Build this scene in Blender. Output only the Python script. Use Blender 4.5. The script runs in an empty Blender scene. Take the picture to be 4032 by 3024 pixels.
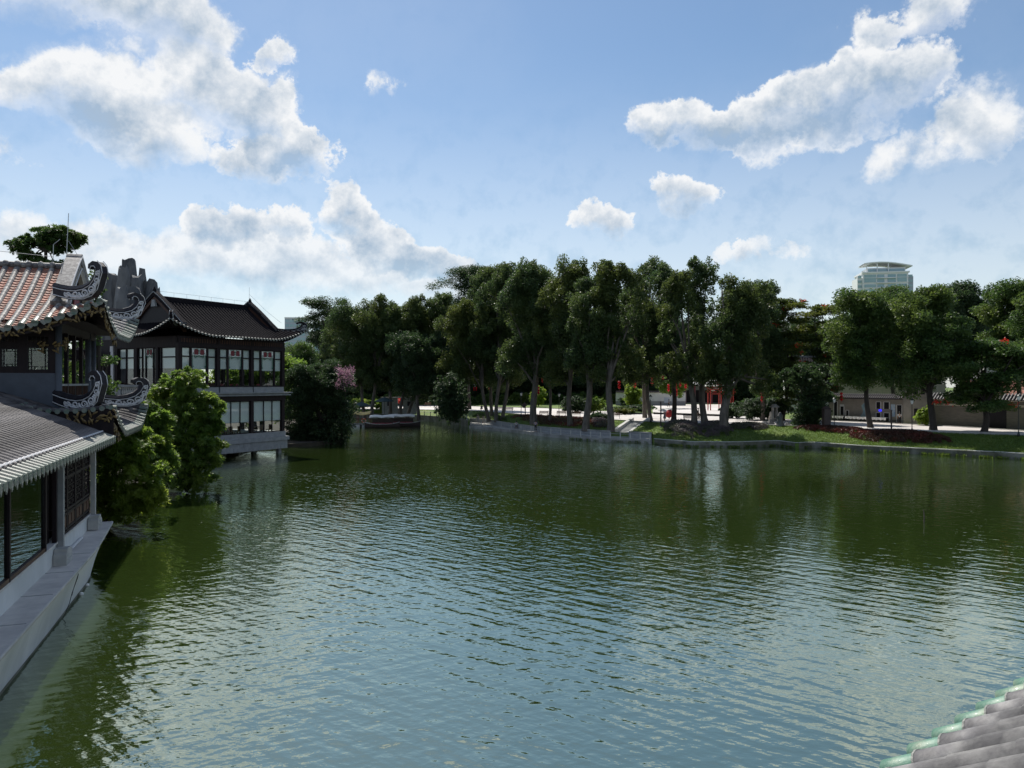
import bpy, math, random
import numpy as np
from mathutils import Vector, Matrix
random.seed(7); rng = np.random.default_rng(7)
R = math.radians
sc = bpy.context.scene
col = sc.collection

# ------------------------------------------------------------------ camera
V0, FPX, EYE = 1508.0, 3029.0, 8.0          # horizon row, focal length in photo pixels, eye height above the lake
cam = bpy.data.objects.new('camera', bpy.data.cameras.new('camera'))
cam.data.sensor_width = 36.0
cam.data.lens = 36.0 * FPX / 4032.0
cam.data.shift_y = (V0 - 1512.0) / 4032.0
cam.data.clip_start = 0.1; cam.data.clip_end = 5000
cam.location = (0, 0, EYE); cam.rotation_euler = (R(90), 0, 0)
col.objects.link(cam); sc.camera = cam

# ------------------------------------------------------------------ sky and sun
SUN_AZ, SUN_EL = R(-22), R(56)
SUN_DIR = Vector((math.sin(SUN_AZ)*math.cos(SUN_EL), math.cos(SUN_AZ)*math.cos(SUN_EL), math.sin(SUN_EL)))
w = bpy.data.worlds.new('World'); sc.world = w; w.use_nodes = True
W = w.node_tree; W.nodes.clear()
def wn(t, **k):
    n = W.nodes.new(t)
    for a, b in k.items(): setattr(n, a, b)
    return n
def wl(a, b): W.links.new(a, b)
def wm(op, a, b=None, clamp=False):
    n = wn('ShaderNodeMath', operation=op, use_clamp=clamp)
    for i, x in enumerate((a, b)):
        if x is None: continue
        if isinstance(x, (int, float)): n.inputs[i].default_value = x
        else: wl(x, n.inputs[i])
    return n.outputs[0]
sky = wn('ShaderNodeTexSky', sky_type='NISHITA')
sky.sun_disc = False; sky.sun_elevation = SUN_EL; sky.sun_rotation = SUN_AZ
sky.air_density = 1.0; sky.dust_density = .5; sky.ozone_density = 1.8
bg_sky = wn('ShaderNodeBackground'); bg_sky.inputs[1].default_value = 0.095
tint = wn('ShaderNodeVectorMath', operation='MULTIPLY'); wl(sky.outputs[0], tint.inputs[0]); tint.inputs[1].default_value = (.90, 1.0, 1.03)   # humid blue
wl(tint.outputs[0], bg_sky.inputs[0])
tc = wn('ShaderNodeTexCoord')
sep = wn('ShaderNodeSeparateXYZ'); wl(tc.outputs['Generated'], sep.inputs[0])
az = wm('ARCTAN2', sep.outputs[0], sep.outputs[1])
el = wm('ARCSINE', sep.outputs[2])
# warp the cloud outlines with noise so they billow
def noise(scale, detail=6, rough=.55, vec=None, off=None):
    n = wn('ShaderNodeTexNoise'); n.inputs['Scale'].default_value = scale
    n.inputs['Detail'].default_value = detail; n.inputs['Roughness'].default_value = rough
    v = vec or tc.outputs['Generated']
    if off:
        a = wn('ShaderNodeVectorMath', operation='ADD'); wl(v, a.inputs[0]); a.inputs[1].default_value = off; v = a.outputs[0]
    wl(v, n.inputs['Vector'])
    return n
wx = noise(10, 10, .66, off=(3, 1, 7)); wy = noise(10, 10, .66, off=(11, 5, 2))
azw = wm('ADD', az, wm('MULTIPLY', wm('SUBTRACT', wx.outputs[0], .5), .15))
elw = wm('ADD', el, wm('MULTIPLY', wm('SUBTRACT', wy.outputs[0], .5), .11))
comb = wn('ShaderNodeCombineXYZ'); wl(azw, comb.inputs[0]); wl(elw, comb.inputs[1])
# cumulus puffs: (azimuth, elevation, half-width, half-height) in degrees, strength
PUFFS = [(-24.5,23.4,4.8,3.0,1),(-32,25.0,8,3.0,.7),(-29.5,18.4,4.6,3.2,.9),(-25.5,16.0,4.4,2.4,.8),(-20.8,19.4,5.4,2.8,1),(-17,17.6,3.4,2.8,1),
         (-14.4,15.8,2.2,2.0,1),(-18.2,15.0,3.2,1.8,.85),(-17.6,22.6,1.5,1.1,.9),(-33,14,2.6,1.7,.5),(-33.5,18,2.2,1.6,.4),
         (-12.4,12.2,2.3,2.0,1),(-16.8,11.0,2.3,1.6,1),(-20.4,10.6,2.6,1.4,.8),(-9.6,10.4,2.9,2.1,1),(-6.4,9.2,2.4,1.5,.8),(-3,8.2,3.2,1.1,.55),
         (-13,7.6,10,3.0,.75),(-27,8.2,11,3.4,.62),(-2,6.4,6,1.6,.5),(-8.6,20.6,1.0,1.0,.62),
         (11.0,18.2,2.0,1.5,1),(14.3,18.2,3.2,1.8,1),(18.4,18.2,3.4,1.9,1),(21.8,18.8,3.4,2.6,1),(24.6,19.2,3.2,3.0,.95),(27.8,19.4,2.4,2.2,.8),
         (25.0,22.6,2.2,1.2,.85),(29.6,23.0,3.2,1.5,.8),(20.5,16.4,5,1.3,.55),(28.5,14.6,4.0,2.5,.55),(32,16.0,3.4,3,.5),
         (7.0,11.6,2.2,1.4,1),(13.4,13.2,2.6,1.6,.95),(18.4,9.0,3.2,1.2,.5),(15.5,8.8,2.0,.9,.5),(30.5,8.6,2.6,.5,.25)]
Bsum = Tsum = None
for a0, e0, ra, re, st in PUFFS:
    s = wn('ShaderNodeVectorMath', operation='SUBTRACT'); wl(comb.outputs[0], s.inputs[0]); s.inputs[1].default_value = (R(a0), R(e0), 0)
    m = wn('ShaderNodeVectorMath', operation='MULTIPLY'); wl(s.outputs[0], m.inputs[0]); m.inputs[1].default_value = (1/R(ra*1.12), 1/R(re*1.12), 0)
    d = wn('ShaderNodeVectorMath', operation='DOT_PRODUCT'); wl(m.outputs[0], d.inputs[0]); wl(m.outputs[0], d.inputs[1])
    q = wm('MULTIPLY', wm('SUBTRACT', 1.0, d.outputs['Value'], True), st)
    sy = wn('ShaderNodeSeparateXYZ'); wl(m.outputs[0], sy.inputs[0])
    t = wm('MULTIPLY', q, sy.outputs[1])
    Bsum = q if Bsum is None else wm('ADD', Bsum, q)
    Tsum = t if Tsum is None else wm('ADD', Tsum, t)
# the rest of the sky (behind and beside the camera) carries the same kind of scattered cumulus
far_n = noise(3.2, 8, .6, off=(5, 9, 1))
aside = wm('SUBTRACT', wm('ABSOLUTE', az), R(36)); aside = wm('MULTIPLY', aside, 6, True)
above = wm('MULTIPLY', wm('SUBTRACT', el, R(27)), 6, True)
outm = wm('MAXIMUM', aside, above)
Bfar = wm('MULTIPLY', wm('MULTIPLY', wm('SUBTRACT', far_n.outputs[0], .50), 5.0, True), outm)
Bsum = wm('ADD', Bsum, Bfar)
det = noise(15, 9, .6)
detu = noise(15, 9, .6, off=(-.006, 0, .018))
field = wm('ADD', Bsum, wm('MULTIPLY', wm('SUBTRACT', det.outputs[0], .5), .95))
def sstep(x, a, b, lo=0.0, hi=1.0):
    n = wn('ShaderNodeMapRange', interpolation_type='SMOOTHSTEP'); wl(x, n.inputs[0])
    for i, q in enumerate((a, b, lo, hi)): n.inputs[i+1].default_value = q
    return n.outputs[0]
tone = wm('DIVIDE', Tsum, wm('ADD', Bsum, .12))
fade = sstep(tone, -.62, .05, .30, 1.0)
alpha_f = wm('MULTIPLY', sstep(field, .18, .56), fade)
core = sstep(field, .35, 1.15)
billow = wm('MULTIPLY', wm('SUBTRACT', det.outputs[0], detu.outputs[0]), 3.2)
lit = wm('ADD', wm('SUBTRACT', .95, wm('MULTIPLY', core, wm('SUBTRACT', .62, wm('MULTIPLY', tone, .45)))), billow)
lit = wm('ADD', lit, 0.0, True)
cr = wn('ShaderNodeValToRGB'); wl(lit, cr.inputs[0])
cr.color_ramp.elements[0].color = (.42, .53, .66, 1); cr.color_ramp.elements[1].color = (.98, .99, 1.0, 1)
bg_cl = wn('ShaderNodeBackground'); wl(cr.outputs[0], bg_cl.inputs[0]); bg_cl.inputs[1].default_value = 0.82
hz = wn('ShaderNodeMapRange', interpolation_type='SMOOTHSTEP'); wl(el, hz.inputs[0])
hz.inputs[1].default_value = R(1); hz.inputs[2].default_value = R(13); hz.inputs[3].default_value = .62; hz.inputs[4].default_value = 1.0
veil_n = noise(2.6, 5, .55, off=(2, 4, 8))
veil = wm('MULTIPLY', wm('SUBTRACT', veil_n.outputs[0], .42), .9, True)
mist = wm('MULTIPLY', sstep(Bsum, 0.0, .9), .58)
low = sstep(el, R(24), R(2), 0.0, .52)
af = wm('MAXIMUM', wm('MULTIPLY', wm('MULTIPLY', alpha_f, hz.outputs[0]), .97), wm('MAXIMUM', wm('MAXIMUM', wm('MULTIPLY', veil, .28), mist), low))
mixw = wn('ShaderNodeMixShader'); wl(af, mixw.inputs[0]); wl(bg_sky.outputs[0], mixw.inputs[1]); wl(bg_cl.outputs[0], mixw.inputs[2])
wo = wn('ShaderNodeOutputWorld'); wl(mixw.outputs[0], wo.inputs[0])

sun = bpy.data.objects.new('sun', bpy.data.lights.new('sun', 'SUN'))
sun.data.energy = 5.0; sun.data.angle = R(.53); sun.data.color = (1, .95, .86)
sun.rotation_euler = SUN_DIR.to_track_quat('Z', 'Y').to_euler(); sun.location = SUN_DIR*200
col.objects.link(sun)
sc.view_settings.view_transform = 'Standard'; sc.view_settings.look = 'None'
sc.view_settings.exposure = 0.22; sc.view_settings.gamma = 1.0; sc.view_settings.use_curve_mapping = False
sc.render.engine = 'CYCLES'
sc.cycles.max_bounces = 7; sc.cycles.diffuse_bounces = 3; sc.cycles.glossy_bounces = 4
sc.cycles.transmission_bounces = 4; sc.cycles.transparent_max_bounces = 12
sc.cycles.use_denoising = True; sc.cycles.caustics_reflective = False; sc.cycles.caustics_refractive = False
sc.cycles.sample_clamp_indirect = 4.0

# ------------------------------------------------------------------ helpers
def G(u, v, z=0.0):
    "ground point of a photo pixel at height z"
    D = (EYE - z)*FPX/(v - V0); return Vector(((u - 2016)/FPX*D, D, z))
def A(u, v, D): return Vector(((u - 2016)/FPX*D, D, EYE - (v - V0)/FPX*D))

def tag(o, label=None, cat=None, group=None, kind=None):
    if label: o['label'] = label
    if cat: o['category'] = cat
    if group: o['group'] = group
    if kind: o['kind'] = kind
    return o
def empty(name, loc, rz=0.0, **k):
    o = bpy.data.objects.new(name, None); col.objects.link(o); o.empty_display_size = .3
    o.location = loc; o.rotation_euler = (0, 0, rz); tag(o, **k); return o
def link(name, me, mat=None, parent=None, loc=None, rz=None, **k):
    o = bpy.data.objects.new(name, me); col.objects.link(o)
    if mat is not None and not me.materials: me.materials.append(mat)
    if parent: o.parent = parent
    if loc is not None: o.location = loc
    if rz is not None: o.rotation_euler = (0, 0, rz)
    tag(o, **k); return o
def copy_tree(o, parent=None, **k):
    c = o.copy(); col.objects.link(c); c.parent = parent
    for ch in o.children: copy_tree(ch, c)
    tag(c, **k); return c

class MB:
    def __init__(s, off=(0, 0, 0)): s.v = []; s.f = []; s.off = Vector(off)
    def add(s, vs, fs):
        n = len(s.v); s.v += [tuple(p) for p in vs]; s.f += [tuple(i+n for i in f) for f in fs]; return s
    def box(s, x0, x1, y0, y1, z0, z1):
        v = [(x, y, z) for z in (z0, z1) for y in (y0, y1) for x in (x0, x1)]
        return s.add(v, [(0,2,3,1),(4,5,7,6),(0,1,5,4),(2,6,7,3),(0,4,6,2),(1,3,7,5)])
    def hexa(s, lo, hi):
        "two quads, lower and upper loops of equal length"
        n = len(lo)
        return s.add(list(lo)+list(hi), [tuple(range(n))[::-1], tuple(range(n, 2*n))] + [(i, (i+1) % n, n+(i+1) % n, n+i) for i in range(n)])
    def beam(s, p, q, w, h, up=(0, 0, 1)):
        p, q = Vector(p), Vector(q); t = (q-p).normalized(); sd = t.cross(Vector(up))
        if sd.length < 1e-4: sd = Vector((1, 0, 0))
        sd.normalize(); n = sd.cross(t)
        c = [sd*(w/2*a)+n*(h/2*b) for a, b in ((-1,-1),(1,-1),(1,1),(-1,1))]
        return s.hexa([p+k for k in c], [q+k for k in c])
    def tube(s, pts, rad, n=6, cap=True, squash=None):
        pts = [Vector(p) for p in pts]; k = len(pts)
        if isinstance(rad, (int, float)): rad = [rad]*k
        vs = []; prev = None
        for i, p in enumerate(pts):
            t = (pts[min(i+1, k-1)]-pts[max(i-1, 0)]).normalized()
            if prev is None:
                a = t.cross(Vector((0, 0, 1)))
                if a.length < .05: a = t.cross(Vector((1, 0, 0)))
            else: a = prev - t*prev.dot(t)
            a.normalize(); prev = a; b = t.cross(a)
            vs += [p + (a*math.cos(2*math.pi*j/n)+b*math.sin(2*math.pi*j/n))*rad[i] for j in range(n)]
        fs = [(i*n+j, i*n+(j+1) % n, (i+1)*n+(j+1) % n, (i+1)*n+j) for i in range(k-1) for j in range(n)]
        if cap: fs += [tuple(range(n))[::-1], tuple(range((k-1)*n, k*n))]
        return s.add(vs, fs)
    def lathe(s, c, prof, n=12, sq=None):
        c = Vector(c); vs = []
        for r, z in prof: vs += [c+Vector((r*math.cos(2*math.pi*j/n), r*math.sin(2*math.pi*j/n), z)) for j in range(n)]
        k = len(prof)
        fs = [(i*n+j, i*n+(j+1) % n, (i+1)*n+(j+1) % n, (i+1)*n+j) for i in range(k-1) for j in range(n)]
        fs += [tuple(range(n))[::-1], tuple(range((k-1)*n, k*n))]
        return s.add(vs, fs)
    def grid(s, rows):
        nu = len(rows); nv = len(rows[0])
        return s.add([p for r in rows for p in r], [(i*nv+j, i*nv+j+1, (i+1)*nv+j+1, (i+1)*nv+j) for i in range(nu-1) for j in range(nv-1)])
    def mesh(s, name, smooth=False):
        me = bpy.data.meshes.new(name); o = s.off
        me.from_pydata([(p[0]-o.x, p[1]-o.y, p[2]-o.z) for p in s.v], [], s.f)
        if smooth: me.polygons.foreach_set('use_smooth', [True]*len(me.polygons))
        me.update(); return me
    def build(s, name, mat, parent=None, smooth=False, bevel=0, **k):
        o = link(name, s.mesh(name, smooth), mat, parent, **k)
        if bevel:
            b = o.modifiers.new('bevel', 'BEVEL'); b.width = bevel; b.segments = 2; b.limit_method = 'ANGLE'
        return o

# ------------------------------------------------------------------ materials
def mat(name, c1, c2=None, scale=3.0, rough=.7, bump=0.0, bscale=None, spec=.5, metal=0.0, detail=5, c3=None, s3=.4, coat=0, stretch=None, lo=.35, hi=.65):
    m = bpy.data.materials.new(name); m.use_nodes = True; nt = m.node_tree; b = nt.nodes['Principled BSDF']
    b.inputs['Roughness'].default_value = rough; b.inputs['Metallic'].default_value = metal
    b.inputs['Specular IOR Level'].default_value = spec; b.inputs['Coat Weight'].default_value = coat
    b.inputs['Base Color'].default_value = (*c1, 1)
    if c2 is None and not bump: return m
    tcn = nt.nodes.new('ShaderNodeTexCoord'); vec = tcn.outputs['Object']
    if stretch:
        mp = nt.nodes.new('ShaderNodeMapping'); mp.inputs['Scale'].default_value = stretch; nt.links.new(vec, mp.inputs[0]); vec = mp.outputs[0]
    def nz(sc_, d=detail):
        n = nt.nodes.new('ShaderNodeTexNoise'); n.inputs['Scale'].default_value = sc_; n.inputs['Detail'].default_value = d; n.inputs['Roughness'].default_value = .6
        nt.links.new(vec, n.inputs['Vector']); return n.outputs[0]
    def ramp(src, a, bb):
        r = nt.nodes.new('ShaderNodeMapRange'); r.inputs[1].default_value = a; r.inputs[2].default_value = bb; nt.links.new(src, r.inputs[0]); return r.outputs[0]
    def mixc(f, a, bb):
        x = nt.nodes.new('ShaderNodeMix'); x.data_type = 'RGBA'; nt.links.new(f, x.inputs['Factor'])
        for i, cc in (('A', a), ('B', bb)):
            sock = [t for t in x.inputs if t.name == i and t.type == 'RGBA'][0]
            if isinstance(cc, tuple): sock.default_value = (*cc, 1)
            else: nt.links.new(cc, sock)
        return [t for t in x.outputs if t.type == 'RGBA'][0]
    cur = c1
    if c2 is not None: cur = mixc(ramp(nz(scale), lo, hi), c1, c2)
    if c3 is not None: cur = mixc(ramp(nz(s3), .45, .65), cur, c3)
    if not isinstance(cur, tuple): nt.links.new(cur, b.inputs['Base Color'])
    if bump:
        bn = nt.nodes.new('ShaderNodeBump'); bn.inputs['Strength'].default_value = bump; bn.inputs['Distance'].default_value = .05
        nt.links.new(nz(bscale or scale*4, 6), bn.inputs['Height']); nt.links.new(bn.outputs[0], b.inputs['Normal'])
    return m
def leafmat(name, c1, c2, c3=None, scale=.6, trans=.42, rough=.5, spec=.35, tv=1.9):
    m = mat(name, c1, c2, scale, rough, spec=spec, c3=c3, s3=scale*.35, detail=3)
    nt = m.node_tree; b = nt.nodes['Principled BSDF']; out = nt.nodes['Material Output']
    tr = nt.nodes.new('ShaderNodeBsdfTranslucent'); src = b.inputs['Base Color'].links[0].from_socket
    hs = nt.nodes.new('ShaderNodeHueSaturation'); hs.inputs['Hue'].default_value = .485; hs.inputs['Value'].default_value = tv
    nt.links.new(src, hs.inputs['Color']); nt.links.new(hs.outputs[0], tr.inputs[0])
    mx = nt.nodes.new('ShaderNodeMixShader'); mx.inputs[0].default_value = trans
    nt.links.new(b.outputs[0], mx.inputs[1]); nt.links.new(tr.outputs[0], mx.inputs[2]); nt.links.new(mx.outputs[0], out.inputs[0])
    return m
def glassmat(name, tint, refl=1.0, rough=.02):
    m = bpy.data.materials.new(name); m.use_nodes = True; nt = m.node_tree; nt.nodes.clear()
    o = nt.nodes.new('ShaderNodeOutputMaterial'); t = nt.nodes.new('ShaderNodeBsdfTransparent'); t.inputs[0].default_value = (*tint, 1)
    g = nt.nodes.new('ShaderNodeBsdfGlossy'); g.inputs['Roughness'].default_value = rough; g.inputs[0].default_value = (.9, .95, 1, 1)
    f = nt.nodes.new('ShaderNodeLayerWeight'); f.inputs[0].default_value = .5
    pw = nt.nodes.new('ShaderNodeMath'); pw.operation = 'POWER'; pw.inputs[1].default_value = 4.0; nt.links.new(f.outputs['Facing'], pw.inputs[0])
    k = nt.nodes.new('ShaderNodeMath'); k.operation = 'MULTIPLY_ADD'; k.inputs[1].default_value = refl*.85; k.inputs[2].default_value = .05; nt.links.new(pw.outputs[0], k.inputs[0])
    x = nt.nodes.new('ShaderNodeMixShader'); nt.links.new(k.outputs[0], x.inputs[0]); nt.links.new(t.outputs[0], x.inputs[1]); nt.links.new(g.outputs[0], x.inputs[2]); nt.links.new(x.outputs[0], o.inputs[0])
    return m

M = {}
M['stone'] = mat('pale stone', (.50, .49, .47), (.40, .40, .39), 2.5, .75, .15, 30, c3=(.32, .33, .32), s3=.5)
M['hull'] = mat('hull render', (.74, .75, .74), (.66, .68, .68), 1.2, .8, .12, 25, c3=(.55, .57, .56), s3=.35, stretch=(1, 1, .5))
M['ledge'] = mat('ledge stone', (.64, .61, .58), (.54, .52, .50), 3, .8, .1, 30, c3=(.45, .43, .42), s3=.7)
M['granite'] = mat('grey granite', (.30, .31, .32), (.23, .24, .25), 2, .75, .15, 20)
M['mossrim'] = mat('mossy rim stone', (.13, .13, .10), (.075, .08, .055), 1.2, .9, .3, 12, c3=(.24, .24, .21), s3=.5)
M['granite_l'] = mat('light granite', (.40, .39, .37), (.30, .30, .29), 1.5, .8, .2, 15, c3=(.2, .2, .18), s3=.4)
M['tile'] = mat('grey clay tile', (.078, .071, .074), (.036, .033, .036), 5, .7, .25, 40, spec=.25, c3=(.15, .14, .142), s3=1.4)
M['tile_w'] = mat('weathered barrel tile', (.165, .158, .162), (.08, .076, .08), 5, .65, .12, 40, c3=(.29, .28, .275), s3=3.2)
M['tile_d'] = mat('dark roof tile', (.018, .016, .019), (.010, .009, .012), 4, .85, .2, 30, spec=.05)
M['orange'] = mat('terracotta pan tile', (.42, .18, .125), (.30, .115, .08), 3, .75, .2, 25, c3=(.16, .11, .09), s3=1.6)
M['glaze'] = mat('green glazed tile', (.075, .19, .135), (.11, .235, .165), 6, .48, .12, 40, c3=(.22, .27, .19), s3=4, coat=.05)
M['glaze_d'] = mat('weathered green glaze', (.07, .12, .095), (.13, .16, .135), 8, .5, .1, 30, c3=(.2, .195, .175), s3=3)
M['drip'] = mat('carved drip tile', (.30, .30, .27), (.12, .13, .12), 22, .6, .4, 40)
M['darkwood'] = mat('dark wood', (.022, .015, .017), (.012, .009, .012), 4, .55, .1, 30, spec=.15, stretch=(1, 1, .15))
M['brownwood'] = mat('brown wood', (.075, .036, .025), (.045, .023, .018), 5, .55, .1, 30, spec=.2, stretch=(1, 1, .2))
M['bluewall'] = mat('blue grey painted wall', (.075, .09, .12), (.055, .065, .085), 1.2, .75)
M['gold'] = mat('gilded carving', (.22, .145, .04), (.06, .04, .02), 9, .5, .3, 30, spec=.6)
M['black'] = mat('black lacquer', (.010, .009, .013), (.016, .014, .019), 6, .5, spec=.2)
M['hornblack'] = mat('black ridge plaster', (.015, .014, .02), (.028, .026, .033), 5, .6, .15, 25, spec=.2)
M['white'] = mat('white relief plaster', (.68, .67, .68), (.5, .5, .52), 12, .7, .2, 40)
M['cream'] = mat('cream plaster', (.55, .50, .42), (.42, .38, .33), 3, .8, .1, 20)
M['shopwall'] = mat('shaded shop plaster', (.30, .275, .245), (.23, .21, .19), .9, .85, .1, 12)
M['gable'] = mat('weathered gable plaster', (.19, .18, .182), (.10, .095, .10), 6, .75, .2, 30, c3=(.34, .33, .32), s3=5)
M['redpanel'] = mat('red painted panel', (.36, .05, .06), (.10, .02, .03), 8, .6)
M['blind'] = mat('white roller blind', (.88, .89, .87), (.84, .85, .84), .8, .85)
M['peony_red'] = mat('red peony print', (.20, .02, .03), (.13, .015, .022), 9, .6)
M['peony_green'] = mat('green leaf print', (.03, .13, .09), (.05, .2, .12), 9, .6)
M['glass'] = glassmat('window glass', (.92, .95, .94))
M['glass_d'] = glassmat('dark window glass', (.50, .56, .54), 1.0)
M['rock'] = mat('dark rockery stone', (.105, .11, .115), (.05, .054, .06), .8, .85, .6, 4, c3=(.19, .19, .19), s3=.3, stretch=(1, 1, .35))
M['paving'] = mat('pinkish white paving', (.52, .48, .45), (.44, .41, .39), .35, .7, .05, 10, c3=(.56, .53, .51), s3=.08)
M['soil'] = mat('brown soil', (.055, .045, .032), (.035, .03, .022), 1.5, .95, .3, 8)
M['lawn'] = mat('lawn grass', (.09, .15, .022), (.06, .11, .018), 1.3, .9, .6, 14, c3=(.13, .17, .035), s3=.25)
M['bark'] = mat('pale grey bark', (.155, .135, .115), (.075, .065, .055), 3, .9, .5, 8, stretch=(1, 1, .25))
M['bark_d'] = mat('dark bark', (.055, .045, .038), (.03, .025, .02), 3, .9, .5, 8, stretch=(1, 1, .3))
M['leaf_eu'] = leafmat('grey green tree leaves', (.032, .065, .024), (.050, .085, .026), (.066, .098, .024), .35)
M['leaf_eu2'] = leafmat('olive tree leaves', (.036, .064, .020), (.050, .084, .023), (.078, .102, .022), .3)
M['leaf_dk'] = leafmat('dark evergreen leaves', (.022, .048, .019), (.036, .066, .022), None, .5, .4)
M['leaf_br'] = leafmat('broad tree leaves', (.033, .074, .018), (.052, .10, .022), (.08, .12, .025), .4)
M['leaf_fl'] = leafmat('feathery flame tree leaves', (.036, .066, .012), (.06, .095, .016), (.09, .105, .016), .4)
M['leaf_mango'] = leafmat('glossy light green leaves', (.13, .20, .025), (.07, .13, .02), (.17, .22, .03), .9, .5, .45, .3, 2.6)
M['leaf_mango2'] = leafmat('glossy green leaves', (.085, .15, .022), (.045, .09, .016), (.12, .17, .03), .9, .5, .45, .3, 2.6)
M['flower_red'] = leafmat('orange red blossoms', (.55, .075, .02), (.42, .04, .02), None, 2, .3)
M['flower_pink'] = leafmat('magenta pink blossoms', (.28, .13, .19), (.34, .2, .25), None, 2, .3)
M['cover_red'] = leafmat('reddish bedding leaves', (.075, .026, .016), (.04, .026, .015), (.14, .03, .02), .9, .2)
M['cover_purple'] = leafmat('grey purple bedding leaves', (.13, .105, .11), (.07, .06, .065), (.07, .08, .05), .8, .2)
M['cover_green'] = leafmat('green bedding leaves', (.05, .09, .02), (.03, .055, .015), None, .8, .25)
M['grassblade'] = leafmat('reed grass blades', (.10, .16, .026), (.065, .11, .02), None, 1.5, .4)
M['red'] = mat('red lacquer paint', (.42, .035, .022), (.34, .028, .02), 3, .45)
M['lantern'] = leafmat('red lantern cloth', (.52, .022, .02), (.42, .018, .018), None, 3, .35)
M['metal_d'] = mat('dark green iron', (.02, .024, .024), None, rough=.45, metal=.3)
M['metal'] = mat('galvanised metal', (.35, .36, .37), None, rough=.4, metal=.8)
M['lampglass'] = mat('frosted lamp glass', (.75, .75, .72), (.68, .68, .66), 3, .3)
M['benchwood'] = mat('bench wood', (.20, .11, .06), (.14, .08, .05), 6, .55)
M['whitewall'] = mat('white plaster wall', (.55, .55, .53), (.47, .47, .46), .8, .85)
M['greywall'] = mat('grey plaster wall', (.25, .25, .245), (.19, .19, .19), .8, .85)
M['brick'] = mat('grey brick wall', (.16, .145, .125), (.11, .10, .09), 1.2, .9, .3, 10, stretch=(1, 1, 5))
M['towerwhite'] = mat('haze-pale tower facade', (.74, .75, .76), (.68, .69, .70), .05, .6)  # white paled further: distance haze is put into the facade colour
M['towerglass'] = mat('haze-pale teal tower glass', (.22, .36, .40), (.30, .42, .46), .08, .2, spec=.6)  # teal lightened so the colour itself carries the distance haze
M['towergrey'] = mat('grey tower facade', (.36, .40, .45), (.30, .34, .40), .03, .4)
M['canvas_w'] = mat('white canvas', (.74, .74, .72), (.66, .66, .65), 2, .8)
M['canvas_y'] = mat('yellow canvas', (.66, .50, .20), (.58, .45, .2), 2, .8)
M['canvas_b'] = mat('blue green parasol cloth', (.05, .085, .10), (.04, .07, .085), 2, .8)
M['boatwood'] = mat('dark boat wood', (.05, .03, .028), (.03, .02, .02), 4, .5)
M['orangebuoy'] = mat('orange plastic', (.60, .14, .06), None, rough=.5)
M['hose'] = mat('pale hose', (.55, .56, .54), None, rough=.5)
M['skin'] = mat('skin', (.42, .25, .17), None, rough=.6)
M['hair'] = mat('black hair', (.012, .01, .01), None, rough=.5)
def cloth(n, c): M[n] = mat(n+' cloth', c, tuple(x*.75 for x in c), 6, .9)
for n_, c_ in (('c_white', (.62, .63, .64)), ('c_black', (.015, .015, .018)), ('c_purple', (.36, .30, .38)), ('c_green', (.20, .26, .20)), ('c_navy', (.03, .04, .08)), ('c_grey', (.25, .26, .28)), ('c_red', (.45, .04, .04)), ('c_beige', (.45, .40, .33))): cloth(n_, c_)

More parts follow.
